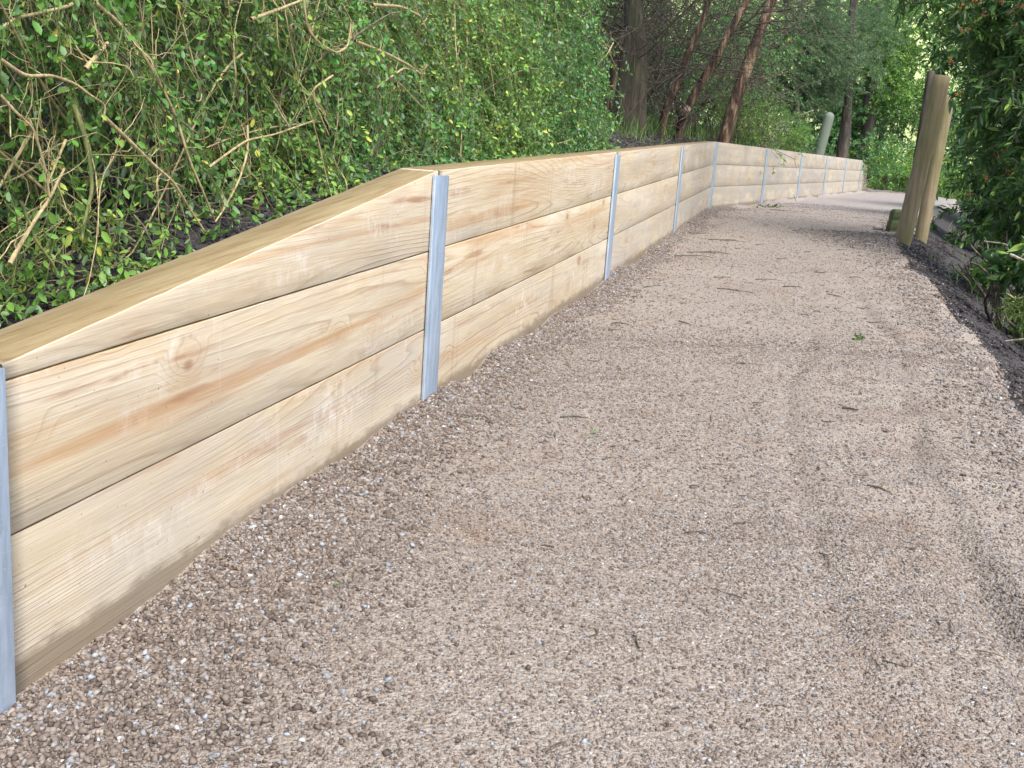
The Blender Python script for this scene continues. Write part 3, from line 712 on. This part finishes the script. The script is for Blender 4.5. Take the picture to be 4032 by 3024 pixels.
# ------------------------------------------------------------------ trees on the bank
def trunk_tree(name, pts, radii, mat, label, cat='tree', branches=0, bmat=None, group=None, seed=0, crown=None, blen=.8, flare=.0):
    pts = np.array(pts, float); K0 = len(pts); tt = np.linspace(0, K0-1, 40)
    P = np.stack([np.interp(tt, np.arange(K0), pts[:, k]) for k in range(3)], -1)
    ker = np.ones(7)/7; Pp = np.concatenate([np.repeat(P[:1], 3, 0), P, np.repeat(P[-1:], 3, 0)])
    P = np.stack([np.convolve(Pp[:, k], ker, 'valid') for k in range(3)], -1)
    R = np.interp(tt, np.arange(K0), radii)
    root = thing(name, pts[0], label, cat, group)
    n = 18; V, f = tubes(P[None], R[None], n)
    an = np.tile(np.arange(n)*2*np.pi/n, 40); kk = np.repeat(np.arange(40), n)
    bumpy = 1+.13*vn(np.cos(an)*2.2+seed, np.sin(an)*2.2+kk*.14, 90)+.06*vn(np.cos(an)*6+seed, np.sin(an)*6+kk*.12, 91)
    C = np.repeat(P, n, 0); V = C+(V-C)*bumpy[:, None]
    meshobj('trunk', V, f, mat, root, smooth=True)
    if branches:
        k = rng.integers(12, 38, branches); st = P[k]; dirs = rdir(branches)*np.array([1, .7, .45])+np.array([0, 0, .12])
        T = curves(st, dirs, blen*rng.uniform(.3, 1.2, branches), 12, rng.uniform(-.2, .35, branches), .07)
        ok = ~((T[..., 0] > xw(T[..., 1])-.15) & (T[..., 2] < np.interp(T[..., 1], wy, wz)+.2)).any(1); T = T[ok]; branches = len(T)
        Rb = rng.uniform(.003, .009, (branches, 1))*np.linspace(1, .3, 12)[None]
        parts = [tubes(T, Rb, 4)+(None,)]
        for rep, ln in ((3, .4), (4, .22)):
            j = rng.integers(0, len(T), branches*rep); q = rng.integers(3, 11, branches*rep)
            T2 = curves(T[j, np.minimum(q, T.shape[1]-1)], rdir(branches*rep)*np.array([1, 1, .7]), blen*ln*rng.uniform(.4, 1.2, branches*rep), 8, .1, .08)
            parts.append(tubes(T2, np.linspace(.0032, .0012, 8)[None]*rng.uniform(.7, 1.5, (len(T2), 1)), 3, False)+(None,))
        V, f, _ = merge(parts); meshobj('dead_branch', V, f, bmat or B_DARKTWIG, root)
    if crown:
        for args in crown: clump_leaves(root, *args)
    return root
def clump_leaves(root, c, s, n, nl, size, mat, ratio, tmpl, droop, name='crown'):
    """n leafy sprays in a gaussian-ish blob of half-size s round c"""
    c = np.array(c); u = rdir(n)*(rng.random((n, 1))**.45)
    st = c+u*np.array(s)
    # carve gaps so that the outline and inside stay uneven
    k = vn(st[:, 0]*1.7+st[:, 2], st[:, 2]*1.9+st[:, 1]*.9, 101) > -.35; st = st[k]; u = u[k]; n = len(st)
    T = curves(st, u*.7+rdir(n)*.8, np.mean(s)*.42*rng.uniform(.5, 1.3, n), 6, droop, .06)
    V, f, a = leafy(T, nl, size, ratio=ratio, tmpl=tmpl); meshobj(name, V, f, mat, root, attrs={'rnd': a})
    V, f = tubes(T, np.linspace(.004, .001, 6)[None]*np.ones((n, 1))*(1 if size > .06 else .45), 3, False); meshobj('branch', V, f, B_DARKTWIG, root)
def onbank(u, v, y0=5, y1=30):
    for y in np.arange(y0, y1, .03):
        q = at(u, v, y)
        if q[2] <= float(soilz(np.array(q[0]), np.array(q[1]))): return q, y
    return at(u, v, y1), y1
z3 = lambda x, y: (2200+x/1.8433, y/1.8433)
def lean_tree(base, mid, top, rb, rm, rt_, mat, label, name, y=None, dy=0, up=2.5, **kw):
    q, yy = onbank(*z3(*base)) if y is None else (at(*z3(*base), y), y)
    a = q - np.array([0, 0, .35]); m_ = at(*z3(*mid), yy+dy*.5); t_ = at(*z3(*top), yy+dy)
    ext = t_+(t_-m_)*up
    return trunk_tree(name, [a, q, m_, t_*.5+m_*.5, t_, ext], [rb*1.2, rb, rm, (rm+rt_)/2, rt_, rt_*.7], mat, label, **kw), yy
lean_tree((520, 790), (560, 330), (545, 10), .13, .085, .07, B_CYP, 'thick fibrous barked tree trunk flaring at its base, beside the end of the green shrubs', 'tree', branches=34, seed=3, blen=1.3, y=8.6)
lean_tree((395, 560), (440, 400), (500, 120), .055, .05, .04, B_RED, 'dark reddish leaning trunk partly hidden behind the thick fibrous tree', 'tree', branches=22, seed=5, y=9.2)
lean_tree((748, 870), (890, 520), (1095, 0), .03, .03, .022, B_RED, 'thin leaning brown trunk, first to the right of the thick fibrous tree', 'tree', branches=16, seed=8, group='leaning thin trunks on the bank', blen=1.0, y=8.9)
lean_tree((880, 880), (1110, 470), (1370, 0), .034, .036, .028, B_RED, 'thin leaning trunk with a sawn stub at its foot, second right of the fibrous tree', 'tree', branches=18, seed=12, group='leaning thin trunks on the bank', blen=1.1, y=9.2)
lean_tree((1190, 1030), (1335, 560), (1545, 0), .066, .056, .042, B_RED, 'leaning trunk with peeling red brown bark rising behind the bend of the wall', 'tree', branches=12, seed=17, group='leaning thin trunks on the bank', blen=.9, y=10.45)
shade_canopy_root = [o for o in COL.objects if o.get('label', '').startswith('thick fibrous')][0]
for c_, s_ in (((.6, 8.8, 3.9), (1.5, 1.6, .6)), ((2.0, 11.5, 4.3), (1.5, 1.6, .6)), ((-1.2, 10.5, 4.2), (1.8, 1.8, .7)), ((.6, 12.5, 4.8), (1.6, 1.4, .6))):  # overhead leaf masses out of view, added to shade the bank below
    clump_leaves(shade_canopy_root, c_, s_, 420, 30, .07, L_SHRUB, .35, 'kite', .3)
for c_, s_ in (((1.8, 7.3, 4.3), (1.0, 1.3, .4)), ((2.9, 9.4, 4.7), (1.2, 1.3, .4))):  # unseen canopy added over the path, shading the trunks and wall bend
    clump_leaves(shade_canopy_root, c_, s_, 330, 30, .07, L_SHRUB, .35, 'kite', .3)
# sawn stub
q0 = at(*z3(875, 890), 8.9); q1 = at(*z3(935, 790), 8.75)
r_ = thing('cut_stump', q0, 'short sawn off stub with a pale cut face at the foot of a leaning trunk', 'stump')
V, f = tubes(np.array([[q0-(q1-q0)*.4, q0, (q0+q1)/2, q1]]), np.array([[.034, .034, .032, .031]]), 14); meshobj('stub', V, f, B_RED, r_, smooth=True)
ax_ = norm(q1-q0); V, f = tubes(np.array([[q1+ax_*.0005, q1+ax_*.004]]), np.array([[.029, .028]]), 14); meshobj('cut_face', V, f, CUTWOOD, r_)

# thicket of dead twigs behind the trunks (several dead shrubs)
def thicket(label, u, v, y, s, n, mat, group='dead twiggy shrubs under the trees', rad=.003, ln=.8):
    c = at(u, v, y); base = np.array([c[0], c[1], float(soilz(np.array(c[0]), np.array(c[1])))])
    root = thing('dead_shrub', base, label, 'dead shrub', group)
    nn = max(4, n//60)
    st = base+np.stack([rng.uniform(-s[0], s[0], nn), rng.uniform(-s[1], s[1], nn), np.zeros(nn)], -1)
    T0 = curves(st, rdir(nn)*.5+np.array([.1, 0, 1]), rng.uniform(.7, 1.7, nn), 14, .0, .05)
    V, f = tubes(T0, rng.uniform(.004, .009, (nn, 1))*np.linspace(1, .4, 14)[None], 5); meshobj('stem', V, f, mat, root, smooth=True)
    st = c+rng.uniform(-1, 1, (n, 3))*np.array(s)
    T = curves(st, rdir(n)*np.array([1, .7, .8]), ln*rng.uniform(.3, 1.2, n), 10, rng.uniform(-.4, .4, n), .08)
    R = rad*rng.uniform(.5, 1.7, (n, 1))*np.linspace(1, .35, 10)[None]
    V, f = tubes(T, R, 4, False); meshobj('dead_branch', V, f, mat, root)
    return root
thicket('dense brown dead twigs between the hedge and the thick fibrous trunk', 2400, 100, 10.2, (.5, .5, .6), 420, B_DARKTWIG)
thicket('tangle of dead twigs right of the thick fibrous trunk', 2640, 110, 11.6, (.8, .8, .7), 480, B_DARKTWIG)
thicket('grey dead twigs crossing behind the second thin leaning trunk', 2830, 170, 12.8, (.8, .9, .8), 480, B_GREYTWIG)
thicket('low grey twigs behind the bend of the wall, left of the peeling trunk', 2790, 420, 12.0, (.6, .7, .4), 260, B_GREYTWIG, ln=.5)
thicket('dark dead twigs hanging just left of the hedge end at the top', 2300, 30, 10.0, (.8, .9, .8), 420, B_DARKTWIG)

# ------------------------------------------------------------------ background trees and shrubs
def bg_tree(u, v, y, label, name='tree', crowns=(), trunk=None, group='trees beyond the wall', mat=B_FAR, cat='tree'):
    """trunk: ((u,v) foot, (u,v) upper, radius)"""
    if trunk:
        (ua, va), (ub, vb), rad = trunk; a = at(ua, va, y); b = at(ub, vb, y)
        a[2] = min(a[2], float(soilz(np.array(a[0]), np.array(a[1])))-.05) if False else a[2]-.3
        P = np.array([a, a*.5+b*.5+np.array([.05, 0, 0]), b, b+(b-a)*.8]); R = [rad*1.25, rad, rad*.85, rad*.6]
    else:
        c = at(u, v, y); g = float(soilz(np.array(c[0]), np.array(c[1]))); P = np.array([[c[0], c[1], g-.1], [c[0]+.1, c[1], g+.8], [c[0]+.25, c[1], g+2], [c[0]+.5, c[1], g+4]]); R = [.08, .06, .05, .03]
    root = trunk_tree(name, P, R, mat, label, cat, group=group)
    for (cu, cv, dy, s, n, nl, size, lm, ratio, tm, dr) in crowns:
        clump_leaves(root, at(cu, cv, y+dy), s, n, nl, size, lm, ratio, tm, dr)
    return root
FE = (L_FEATHER, .16, 'kite', .1)
bg_tree(3130, 200, 17.5, 'grey green feathery tree behind the first far wall panels', crowns=[(3060, 130, 0, (.9, .9, .8), 900, 70, .055)+FE, (3190, 230, .8, (.7, .9, .6), 700, 70, .055)+FE, (3100, 370, 1, (.7, .9, .35), 420, 60, .05)+FE, (2960, 180, 2, (1.0, .9, .8), 600, 60, .055)+FE, (3100, -80, 0, (1.2, 1, .5), 500, 60, .055)+FE],
        trunk=((3150, 560), (3100, 100), .05))
bg_tree(3300, 250, 19, 'blue green fine leaved tree above the pale bollard', crowns=[(3300, 240, 0, (.8, .8, .7), 420, 60, .06, L_FEATHER, .14, 'kite', .1), (3330, 60, 1, (1.1, 1, .8), 500, 60, .06, L_FEATHER, .14, 'kite', .1)], trunk=((3310, 640), (3345, 200), .09))
SM = (.5, 'kite', .3)
bg_tree(3500, 120, 22, 'mid green tree hanging over the far end of the path', crowns=[(3450, 90, 0, (1.2, 1, 1.0), 420, 34, .065, L_BRIGHT)+SM, (3600, 150, 1, (1.2, 1, 1.1), 480, 34, .065, L_BRIGHT)+SM, (3540, 290, 0, (1.1, 1, .6), 380, 34, .06, L_BRIGHT)+SM, (3690, 40, 0, (1.0, 1, .9), 340, 34, .06, L_BRIGHT)+SM], trunk=((3400, 660), (3425, 280), .13))
bg_tree(3560, 400, 25, 'slim dark tree leaning right behind the end of the wall', crowns=[(3520, 430, 0, (1.0, 1, .7), 320, 30, .07, L_DARK)+SM, (3620, 380, 2, (1.2, 1, .8), 360, 30, .07, L_BRIGHT)+SM], trunk=((3425, 690), (3490, 420), .07))
bg_tree(3400, 420, 27, 'dark twin stemmed tree standing behind the bollard', crowns=[(3330, 400, 3, (1.1, 1, .8), 340, 30, .07, L_FEATHER, .3, 'kite', .2)], trunk=((3385, 600), (3440, 250), .16))
bg_tree(3250, 520, 23, 'dark leafy tree low behind the pale bollard', crowns=[(3230, 480, 0, (1.3, 1, .9), 500, 34, .06, L_DARK)+SM, (3370, 560, -1, (1.0, 1, .7), 480, 34, .06, L_SHRUB)+SM], trunk=((3300, 640), (3310, 350), .1))
# shrubs on top of the bank behind the far wall
def small_shrub(label, u, v, y, s, n, nl, size, lm, ratio=.45, tm='kite', pale=0, group='shrubs behind the far wall', droop=.1, name='shrub'):
    c = at(u, v, y); g = float(soilz(np.array(c[0]), np.array(c[1]))); base = np.array([c[0], c[1], g])
    root = thing(name, base, label, 'shrub', group)
    st = np.repeat(base[None], 14, 0)+rng.normal(size=(14, 3))*np.array([.08, .08, 0]); T = curves(st, rdir(14)*.6+np.array([0, 0, 1]), max(.3, c[2]+s[2]-g)*rng.uniform(.6, 1.1, 14), 10, .1, .05)
    V, f = tubes(T, np.linspace(.012, .004, 10)[None]*np.ones((14, 1)), 4, False); meshobj('stem', V, f, B_PALE if pale else B_DARKTWIG, root)
    clump_leaves(root, c, s, n, nl, size, lm, ratio, tm, droop, 'foliage')
    if pale:
        st = np.repeat(base[None], pale, 0); T = curves(st, rdir(pale)*.6+np.array([.4, 0, 1]), rng.uniform(.6, 1.2, pale), 14, rng.uniform(.2, .8, pale), .06)
        V, f = tubes(T, np.linspace(.014, .005, 14)[None]*np.ones((pale, 1)), 5); meshobj('bare_branch', V, f, B_PALE, root, smooth=True)
    return root
small_shrub('wispy light green shrub with pale bare branches behind the second far wall panel', 2995, 515, 13.8, (.6, .5, .28), 420, 30, .03, L_BRIGHT, .3, pale=9)
small_shrub('low ferny green shrub right of the peeling trunk', 2930, 500, 12.2, (.45, .4, .3), 260, 30, .03, L_BRIGHT, .3)
small_shrub('bushy dull green shrub between the pale branches and the bollard', 3140, 540, 16.5, (.35, .5, .35), 260, 30, .035, L_SHRUB, .4)
small_shrub('dark leafy shrub under the trees left of the peeling trunk', 2720, 330, 12.5, (1.3, .6, .8), 520, 30, .04, L_SHRUB, .35)
small_shrub('grassy green undergrowth shrub behind the thick fibrous trunk', 2480, 300, 11.0, (.9, .5, .7), 420, 30, .035, L_SHRUB, .3)
small_shrub('dim green undergrowth shrub below the thin leaning trunks', 2700, 470, 10.8, (.8, .4, .18), 380, 26, .035, L_GRASS, .2, droop=-.2)
for (u, v, y, s, n, lm, lab) in ((3480, 640, 25.5, (.9, .8, .45), 420, L_LIME, 'light green undergrowth bush beside the far end of the wall'),
        (3560, 690, 24.3, (.9, .6, .32), 420, L_LIME, 'lime green low bush at the end of the gravel path'),
        (3590, 560, 27, (1.2, .9, .7), 460, L_BRIGHT, 'tall mid green bush behind the lime undergrowth'),
        (3700, 700, 21.5, (.7, .7, .38), 380, L_LIME, 'sunlit yellow green bush right of the timber posts'),
        (3490, 770-40, 24.6, (.5, .4, .12), 240, L_LIME, 'low grassy clump at the foot of the wall end'),
        (3730, 560, 25, (1.1, .8, .9), 420, L_BRIGHT, 'green bush behind the timber posts')):
    small_shrub(lab, u, v, y, s, n, 26, .05, lm, .4, group='bushes at the far end of the path')
bg_tree(2560, 200, 15.5, 'dark dense tree added to darken the background behind the thick fibrous trunk', crowns=[(2420, 120, 0, (1.3, .8, 1.1), 620, 34, .06, L_DARK)+SM, (2720, 150, .5, (1.3, .8, 1.1), 620, 34, .06, L_SHRUB)+SM, (2900, 230, 1.5, (1.0, .8, .9), 420, 34, .055, L_SHRUB)+SM], trunk=((2560, 520), (2600, 100), .09))  # added dark foliage mass, blocks the bright wood and hill behind the thicket
# far wood: nobody could count it
def far_wood():
    n = 5200; az = rng.uniform(-.75, .75, n); r = rng.uniform(30, 46, n)
    x = np.sin(az)*r*1.05; y = np.cos(az)*r; z = .5+rng.random(n)**1.3*11
    k = vn(x*.35+z*.4, z*.5+y*.1, 120) > -.42
    st = np.stack([x, y, z], -1)[k]; n = len(st)
    T = curves(st, rdir(n), rng.uniform(.6, 1.6, n), 5, .2, .08)
    V, f, a = leafy(T, 34, .17, ratio=.5, tmpl='kite')
    o = meshobj('far_wood', V, f, L_BRIGHT, attrs={'rnd': a}); tag(o, 'pale green far wood closing the view behind all the nearer trees', 'wood', kind='stuff')
far_wood()
tg_ = thing('pale_grass_slope', (9, 48, 0), 'sunlit pale grassy slope glimpsed between the far trees', 'grass')
bpy.data.objects.remove(tg_)
gx = np.linspace(-60, 90, 40); gy = np.linspace(50, 120, 20); GX, GY = np.meshgrid(gx, gy)
m_, t_, b_ = newmat('pale_grass'); t_.links.new(ramp(t_, noise(t_, pos(t_), .8, 5), [(.3, (.30, .38, .12)), (.7, (.55, .60, .28))]), b_.inputs['Base Color']); b_.inputs['Roughness'].default_value = .9
tag(meshobj('hill', np.stack([GX, GY, .5+(GY-50)*.32+1.0*fbm(GX*.05, GY*.05, 8, 3)], -1), [grid_faces(*GX.shape)], m_, smooth=True), 'pale grassy hillside far behind the trees', kind='structure')

# ------------------------------------------------------------------ right hand side
def right_tree():
    base = np.array([4.1, 7.3, -.25])
    root = trunk_tree('tree', [base, base+[.05, 0, .8], base+[.2, 0, 1.7], base+[.4, .1, 3]], [.06, .05, .045, .03], B_CYP, 'dark glossy leaved tree with orange berries overhanging the right edge of the path', seed=31)
    LD = (L_DARK, .30, 'lance', .35)
    for (u, v, y, s, n, nl, sz) in ((3960, 60, 7.4, (.36, .5, .30), 230, 15, .08), (4030, 330, 7.2, (.30, .5, .40), 230, 15, .08), (3750, -40, 7.9, (.34, .5, .16), 90, 14, .08),
                       (4110, 640, 7.0, (.26, .5, .34), 190, 15, .075), (3960, 430, 10.4, (.40, .5, .8), 330, 15, .085), (3940, 730, 10.2, (.22, .4, .32), 110, 15, .08), (4200, 300, 6.6, (.4, .6, .9), 200, 15, .085), (4020, -220, 7.2, (.8, .8, .3), 160, 14, .085), (3850, 190, 10.6, (.34, .5, .45), 240, 15, .085)):
        clump_leaves(root, at(u, v, y), s, n, nl, sz, *LD)
    # orange berry clusters
    pts = []
    for (x_, y_) in ((1690, 50), (1810, 15), (2105, 120), (1715, 270), (2140, 235), (1590, 515), (1880, 115), (2145, 640), (2040, 1280), (1990, 1325), (1750, 1640), (2020, 20), (1900, 1500), (2090, 1450), (1650, 800), (2180, 60)):
        c = at(3000+x_/2.143, y_/2.143, rng.uniform(6.75, 7.0))
        k = 6; pts.append(c+rng.normal(size=(k, 3))*.012)
    pts = np.concatenate(pts); n = len(pts)
    W = ico[None]*.0068*rng.uniform(.7, 1.2, (n, 1, 1))+pts[:, None]
    meshobj('berries', W.reshape(-1, 3), [(np.arange(n)[:, None, None]*12+icf[None]).reshape(-1, 3)], ORANGE, root, smooth=True)
right_tree()
def rshrub(label, u, v, y, s, n, nl, size, lm, ratio, tm='lance', droop=.2, name='shrub'):
    return small_shrub(label, u, v, y, s, n, nl, size, lm, ratio, tm, group='plants down the right hand bank', droop=droop, name=name)
rshrub('dark leafed bush low at the right edge behind the broken pale stick', 4090, 880, 7.0, (.3, .4, .2), 130, 16, .07, L_DARK, .32)
rshrub('broad leaved dark plant at the right edge of the photo', 4060, 1040, 5.4, (.12, .25, .14), 40, 12, .085, L_DARK, .35)
rshrub('light green ferny tuft on the soil bank right of the path', 3880, 1075, 6.9, (.13, .2, .06), 80, 26, .035, L_BRIGHT, .2, 'kite')
rshrub('dry grassy shrub in the lower right corner of the bank', 4110, 1240, 5.1, (.17, .3, .12), 120, 22, .045, L_GRASS, .15, 'kite')
rshrub('dim green bush in the shade beyond the soil bank', 3960, 850, 10.5, (.5, .6, .25), 220, 22, .06, L_DARK, .35)
rshrub('dark green bush low behind the overhanging tree', 4050, 820, 10.5, (.9, .8, .8), 360, 20, .08, L_DARK, .35)
rshrub('deep green bush filling the gap right of the overhanging tree', 4080, 450, 13.5, (1.1, .8, 1.5), 520, 22, .09, L_SHRUB, .4)
# broken pale stick
def stick(name, P, r, mat, label, cat, group=None):
    P = np.array(P, float); K0 = len(P); tt = np.linspace(0, K0-1, 12); Q = np.stack([np.interp(tt, np.arange(K0), P[:, k]) for k in range(3)], -1)
    c = Q[0].copy(); V, f = tubes(Q[None], (r*np.linspace(1, .6, 12))[None], 6); o = meshobj(name, V-c, f, mat, smooth=True); o.location = c; return tag(o, label, cat, group)
stick('broken_stick', [at(3980, 1003, 5.2), at(4040, 1030, 5.1), at(4120, 1050, 5.0)], .008, B_PALE, 'broken pale stick poking in from the right edge', 'stick')
stick('dead_branch', [at(3875, 950, 6.5), at(3960, 960, 6.4), at(4020, 1015, 6.3)], .005, B_PALE, 'thin tan branch lying across the dark bush at the right', 'branch')
stick('fallen_branch', [at(3960, 1345, 4.4), at(4010, 1338, 4.35), at(4070, 1330, 4.3)], .006, B_PALE, 'pale fallen branch end on the soil in the lower right', 'branch')

# grass tufts on the soil
def grass():
    cl = []
    def tuft(c, n, h, spread):
        st = np.array(c)+np.concatenate([rng.normal(size=(n, 2))*spread, np.zeros((n, 1))], 1)
        st[:, 2] = soilz(st[:, 0], st[:, 1]); d = rdir(n)*.55+np.array([0, 0, 1]); cl.append((st, d, h*rng.uniform(.4, 1.2, n)))
    for y in np.linspace(5.6, 11.5, 44):
        d = rng.uniform(.25, 1.4); tuft((xw(y)-d, y, 0), 26, .16, .09)
    for y in np.linspace(11.5, 24, 50): tuft((xw(y)-rng.uniform(.3, 2), y, 0), 24, .14, .14)
    for _ in range(60):
        y = rng.uniform(4, 13); tuft((xe(y)+.35+abs(rng.normal())*.9, y, 0), 8, .11, .07)
    for _ in range(340):
        y = rng.uniform(19.5, 30); x = xe(y)+rng.uniform(0, 5); tuft((x, y, 0), 30, .25, .2)
    st = np.concatenate([c[0] for c in cl]); d = np.concatenate([c[1] for c in cl]); L = np.concatenate([c[2] for c in cl])
    n = len(st); V, f, a = leaves(st, d, rdir(n), L, .006+.0009*st[:, 1]*.4, 'lance'); 
    tag(meshobj('grass', V, f, L_GRASS, attrs={'rnd': a}), 'thin grass tufts growing on the dark soil banks', 'grass', kind='stuff')
    # soil crumbs and litter
    n = 16000; y = .9+11*rng.random(n)**1.4; d = .1+np.abs(rng.normal(size=n))*.22; x1 = xw(y)-d
    s1 = stones(x1, y, soilz(x1, y)+.002, .003+.009*rng.random(n)**3)
    n = 14000; y = 2+8*rng.random(n); x2 = xe(y)+.02+np.abs(rng.normal(size=n))*.4
    s2 = stones(x2, y, soilz(x2, y)+.002, .003+.011*rng.random(n)**3)
    V, f, a = merge([s1, s2]); tag(meshobj('soil_crumbs', V, f, SOIL, attrs={'rnd': a}), 'loose dark soil crumbs on the banks', 'soil', kind='stuff')
    n = 900; y = .9+11*rng.random(n)**1.2; d = .12+np.abs(rng.normal(size=n))*.35; x1 = xw(y)-d; st = np.stack([x1, y, soilz(x1, y)+.006], -1)
    T = curves(st, rdir(n)*np.array([.5, 1, .12])+np.array([-.2, 0, .05]), rng.uniform(.04, .18, n), 6, 0, .06); T[..., 0] = np.minimum(T[..., 0], xw(T[..., 1])-.11)
    V, f = tubes(T, rng.uniform(.0008, .0022, (n, 1))*np.ones((1, 6)), 3, False); tag(meshobj('twig_litter', V, f, B_GREYTWIG), 'fine dry twig litter on the soil behind the wall', 'litter', kind='stuff')
grass()

# ------------------------------------------------------------------ litter on the path
def ground_at(u, v):
    r = ray(u, v); t = .4
    while t < 40:
        q = r*t+np.array([0, 0, CZ])
        if q[2] <= float(pathz(q[0], q[1])): return q
        t += .01
    return q
D = 1.8228
def path_twig(x, y, ang, L, label, group=None, r=.002, fork=0, bend=.1):
    q = ground_at(x*D, y*D); c = q+np.array([0, 0, r*1.6]); d = np.array([math.cos(ang), math.sin(ang), 0]); n_ = np.array([-d[1], d[0], 0])
    P = [c+d*L*(s-.5)+n_*L*bend*math.sin(s*3.1) for s in np.linspace(0, 1, 8)]
    for p in P: p[2] = float(pathz(p[0], p[1]))+r*1.6
    P = np.array(P); parts = [tubes(P[None], (r*np.linspace(1.1, .5, 8))[None], 5)+(None,)]
    for k in range(fork):
        s = P[2+k]; a2 = ang+(.5 if k % 2 else -.6); e = s+np.array([math.cos(a2), math.sin(a2), 0])*L*.45; e[2] = float(pathz(e[0], e[1]))+r*1.5
        parts.append(tubes(np.array([[s, (s+e)/2+np.array([0, 0, r]), e]]), np.array([[r*.8, r*.6, r*.4]]), 4)+(None,))
    V, f, _ = merge(parts); o = meshobj('twig', V-c, f, B_DARKTWIG); o.location = c; tag(o, label, 'twig', group)
path_twig(1530, 547, -.15, 
 .26, 'longest forked dark twig lying on the path near the third steel post', r=.0026, fork=3)
path_twig(1500, 553, -.7, .26, 'dark forked twig just left of the longest forked twig', r=.0022, fork=1)
path_twig(1565, 520, -.35, .22, 'dark twig lying further up the path behind the longest forked one', r=.0026, fork=2)
path_twig(1510, 506, -.1, .14, 'short dark twig close to the wall foot before the bend', r=.003)
path_twig(1590, 630, -.4, .18, 'thin twig lying in the middle of the path below the forked twigs', r=.0025, fork=1)
path_twig(1040, 915, -.45, .20, 'curved thin brown twig on the gravel beside the nearest full wall panel', r=.0013, bend=.2)
path_twig(1835, 887, -.6, .045, 'short thick dark bit of twig on the right half of the path', r=.0035)
path_twig(1712, 622, .25, .10, 'dark twig lying mid path, right of the thin twig', r=.003)
path_twig(1660, 605, -.1, .13, 'slim reddish twig on the path behind the mid path dark twig', r=.002)
path_twig(1685, 455, .2, .22, 'leafless dark twig on the path below the bend of the wall', r=.003, fork=2)
path_twig(3725/D, 1205/D, -.35, .24, 'thin brown twig lying at the right gravel edge', r=.002)
for k, (x, y) in enumerate([(1800, 640), (1745, 545), (1890, 700), (1640, 530), (1480, 700), (1930, 560), (1960, 640), (1720, 500), (1600, 470), (1850, 600), (1770, 590), (1690, 560), (1410, 620), (1560, 600), (1820, 540), (1340, 700), (1900, 1060), (1240, 905)]):
    path_twig(x, y, rng.uniform(-1, 1), rng.uniform(.04, .09), 'tiny dark twig fragment on the gravel path', 'tiny twig fragments on the gravel', r=.0022)
def path_leaf(x, y, mat, size, label, group=None):
    q = ground_at(x*D, y*D)+np.array([0, 0, .006]); V, f, a = leaves(np.zeros((1, 3)), rdir(1)*np.array([1, 1, .15]), np.array([[.1, -.2, 1.]]), size, size*.42, 'oval')
    o = meshobj('fallen_leaf', V, f, mat); o.location = q; tag(o, label, 'leaf', group)
path_leaf(718, 1269, GREENLEAF, .014, 'single tiny pale green leaf on the gravel left of the middle')
path_leaf(1292, 938, GREENLEAF, .025, 'small dark green leaf lying on the gravel in the middle of the path')
path_leaf(1075, 928, GREENLEAF, .03, 'green leaf at the end of the curved thin twig')
path_leaf(1512, 560, GREENLEAF, .05, 'bright green leaf among the forked twigs')
for x, y in ((1780, 665), (1950, 790), (1610, 700), (1700, 790), (1480, 860), (1905, 930), (1330, 800), (1660, 545), (1560, 720), (1750, 470), (1830, 505), (1880, 640), (1990, 700)):
    path_leaf(x, y, DEADLEAF, .028, 'small curled dark brown dead leaf on the gravel path', 'dead leaves on the gravel')
n = 420; y = 1.1+10.5*rng.random(n); x = xw(y)+.05+(xe(y)-xw(y)-.1)*rng.random(n); st = np.stack([x, y, pathz(x, y)+.003], -1)
T = curves(st, rdir(n)*np.array([1, 1, .03]), rng.uniform(.008, .05, n), 4, 0, .05)
V, f = tubes(T, rng.uniform(.0006, .0018, (n, 1))*np.ones((1, 4)), 4); tag(meshobj('path_litter', V, f, B_DARKTWIG), 'fine bark and needle litter sprinkled over the gravel path', 'litter', kind='stuff')
# leafy sprig on the path
def sprig(x, y, L, n, label):
    q = ground_at(x*D, y*D)+np.array([0, 0, .008]); root = thing('leafy_sprig', q, label, 'sprig')
    T = curves(np.repeat(q[None], 4, 0), rdir(4)*np.array([1, 1, .15])+np.array([0, 0, .12]), L, 6, .1, .05)
    V, f = tubes(T, np.full((4, 6), .0014), 4, False); meshobj('stem', V, f, B_GREENSTEM, root)
    V, f, a = leafy(T, n, L*.33, droopn=0); meshobj('leaf', V, f, L_DARK, root, attrs={'rnd': a})
sprig(1866, 733, .055, 9, 'small green leafy sprig dropped on the right half of the path')
sprig(1665, 448, .13, 8, 'green leafy sprig lying on the path below the bend of the wall')
# round brown stone and a pale one at the right edge
for (u, v, r, lab, c) in ((3690, 1170, .022, 'round brown stone sitting at the right gravel edge', (.13, .09, .065)), (3457, 905, .05, 'pale flat stone in the gravel heap left of the timber posts', (.42, .37, .32))):
    q = ground_at(u, v); W = (ico*(1+rng.uniform(-.1, .1, (12, 1))))*np.array([r*1.2, r, r*.65]); o = meshobj('stone', W, [icf], plain('stone_%d' % int(r*1000), c, .8), smooth=True); o.location = q+np.array([0, 0, r*.35])
    sm = o.modifiers.new('s', 'SUBSURF'); sm.levels = 2; sm.render_levels = 2; tag(o, lab, 'stone')
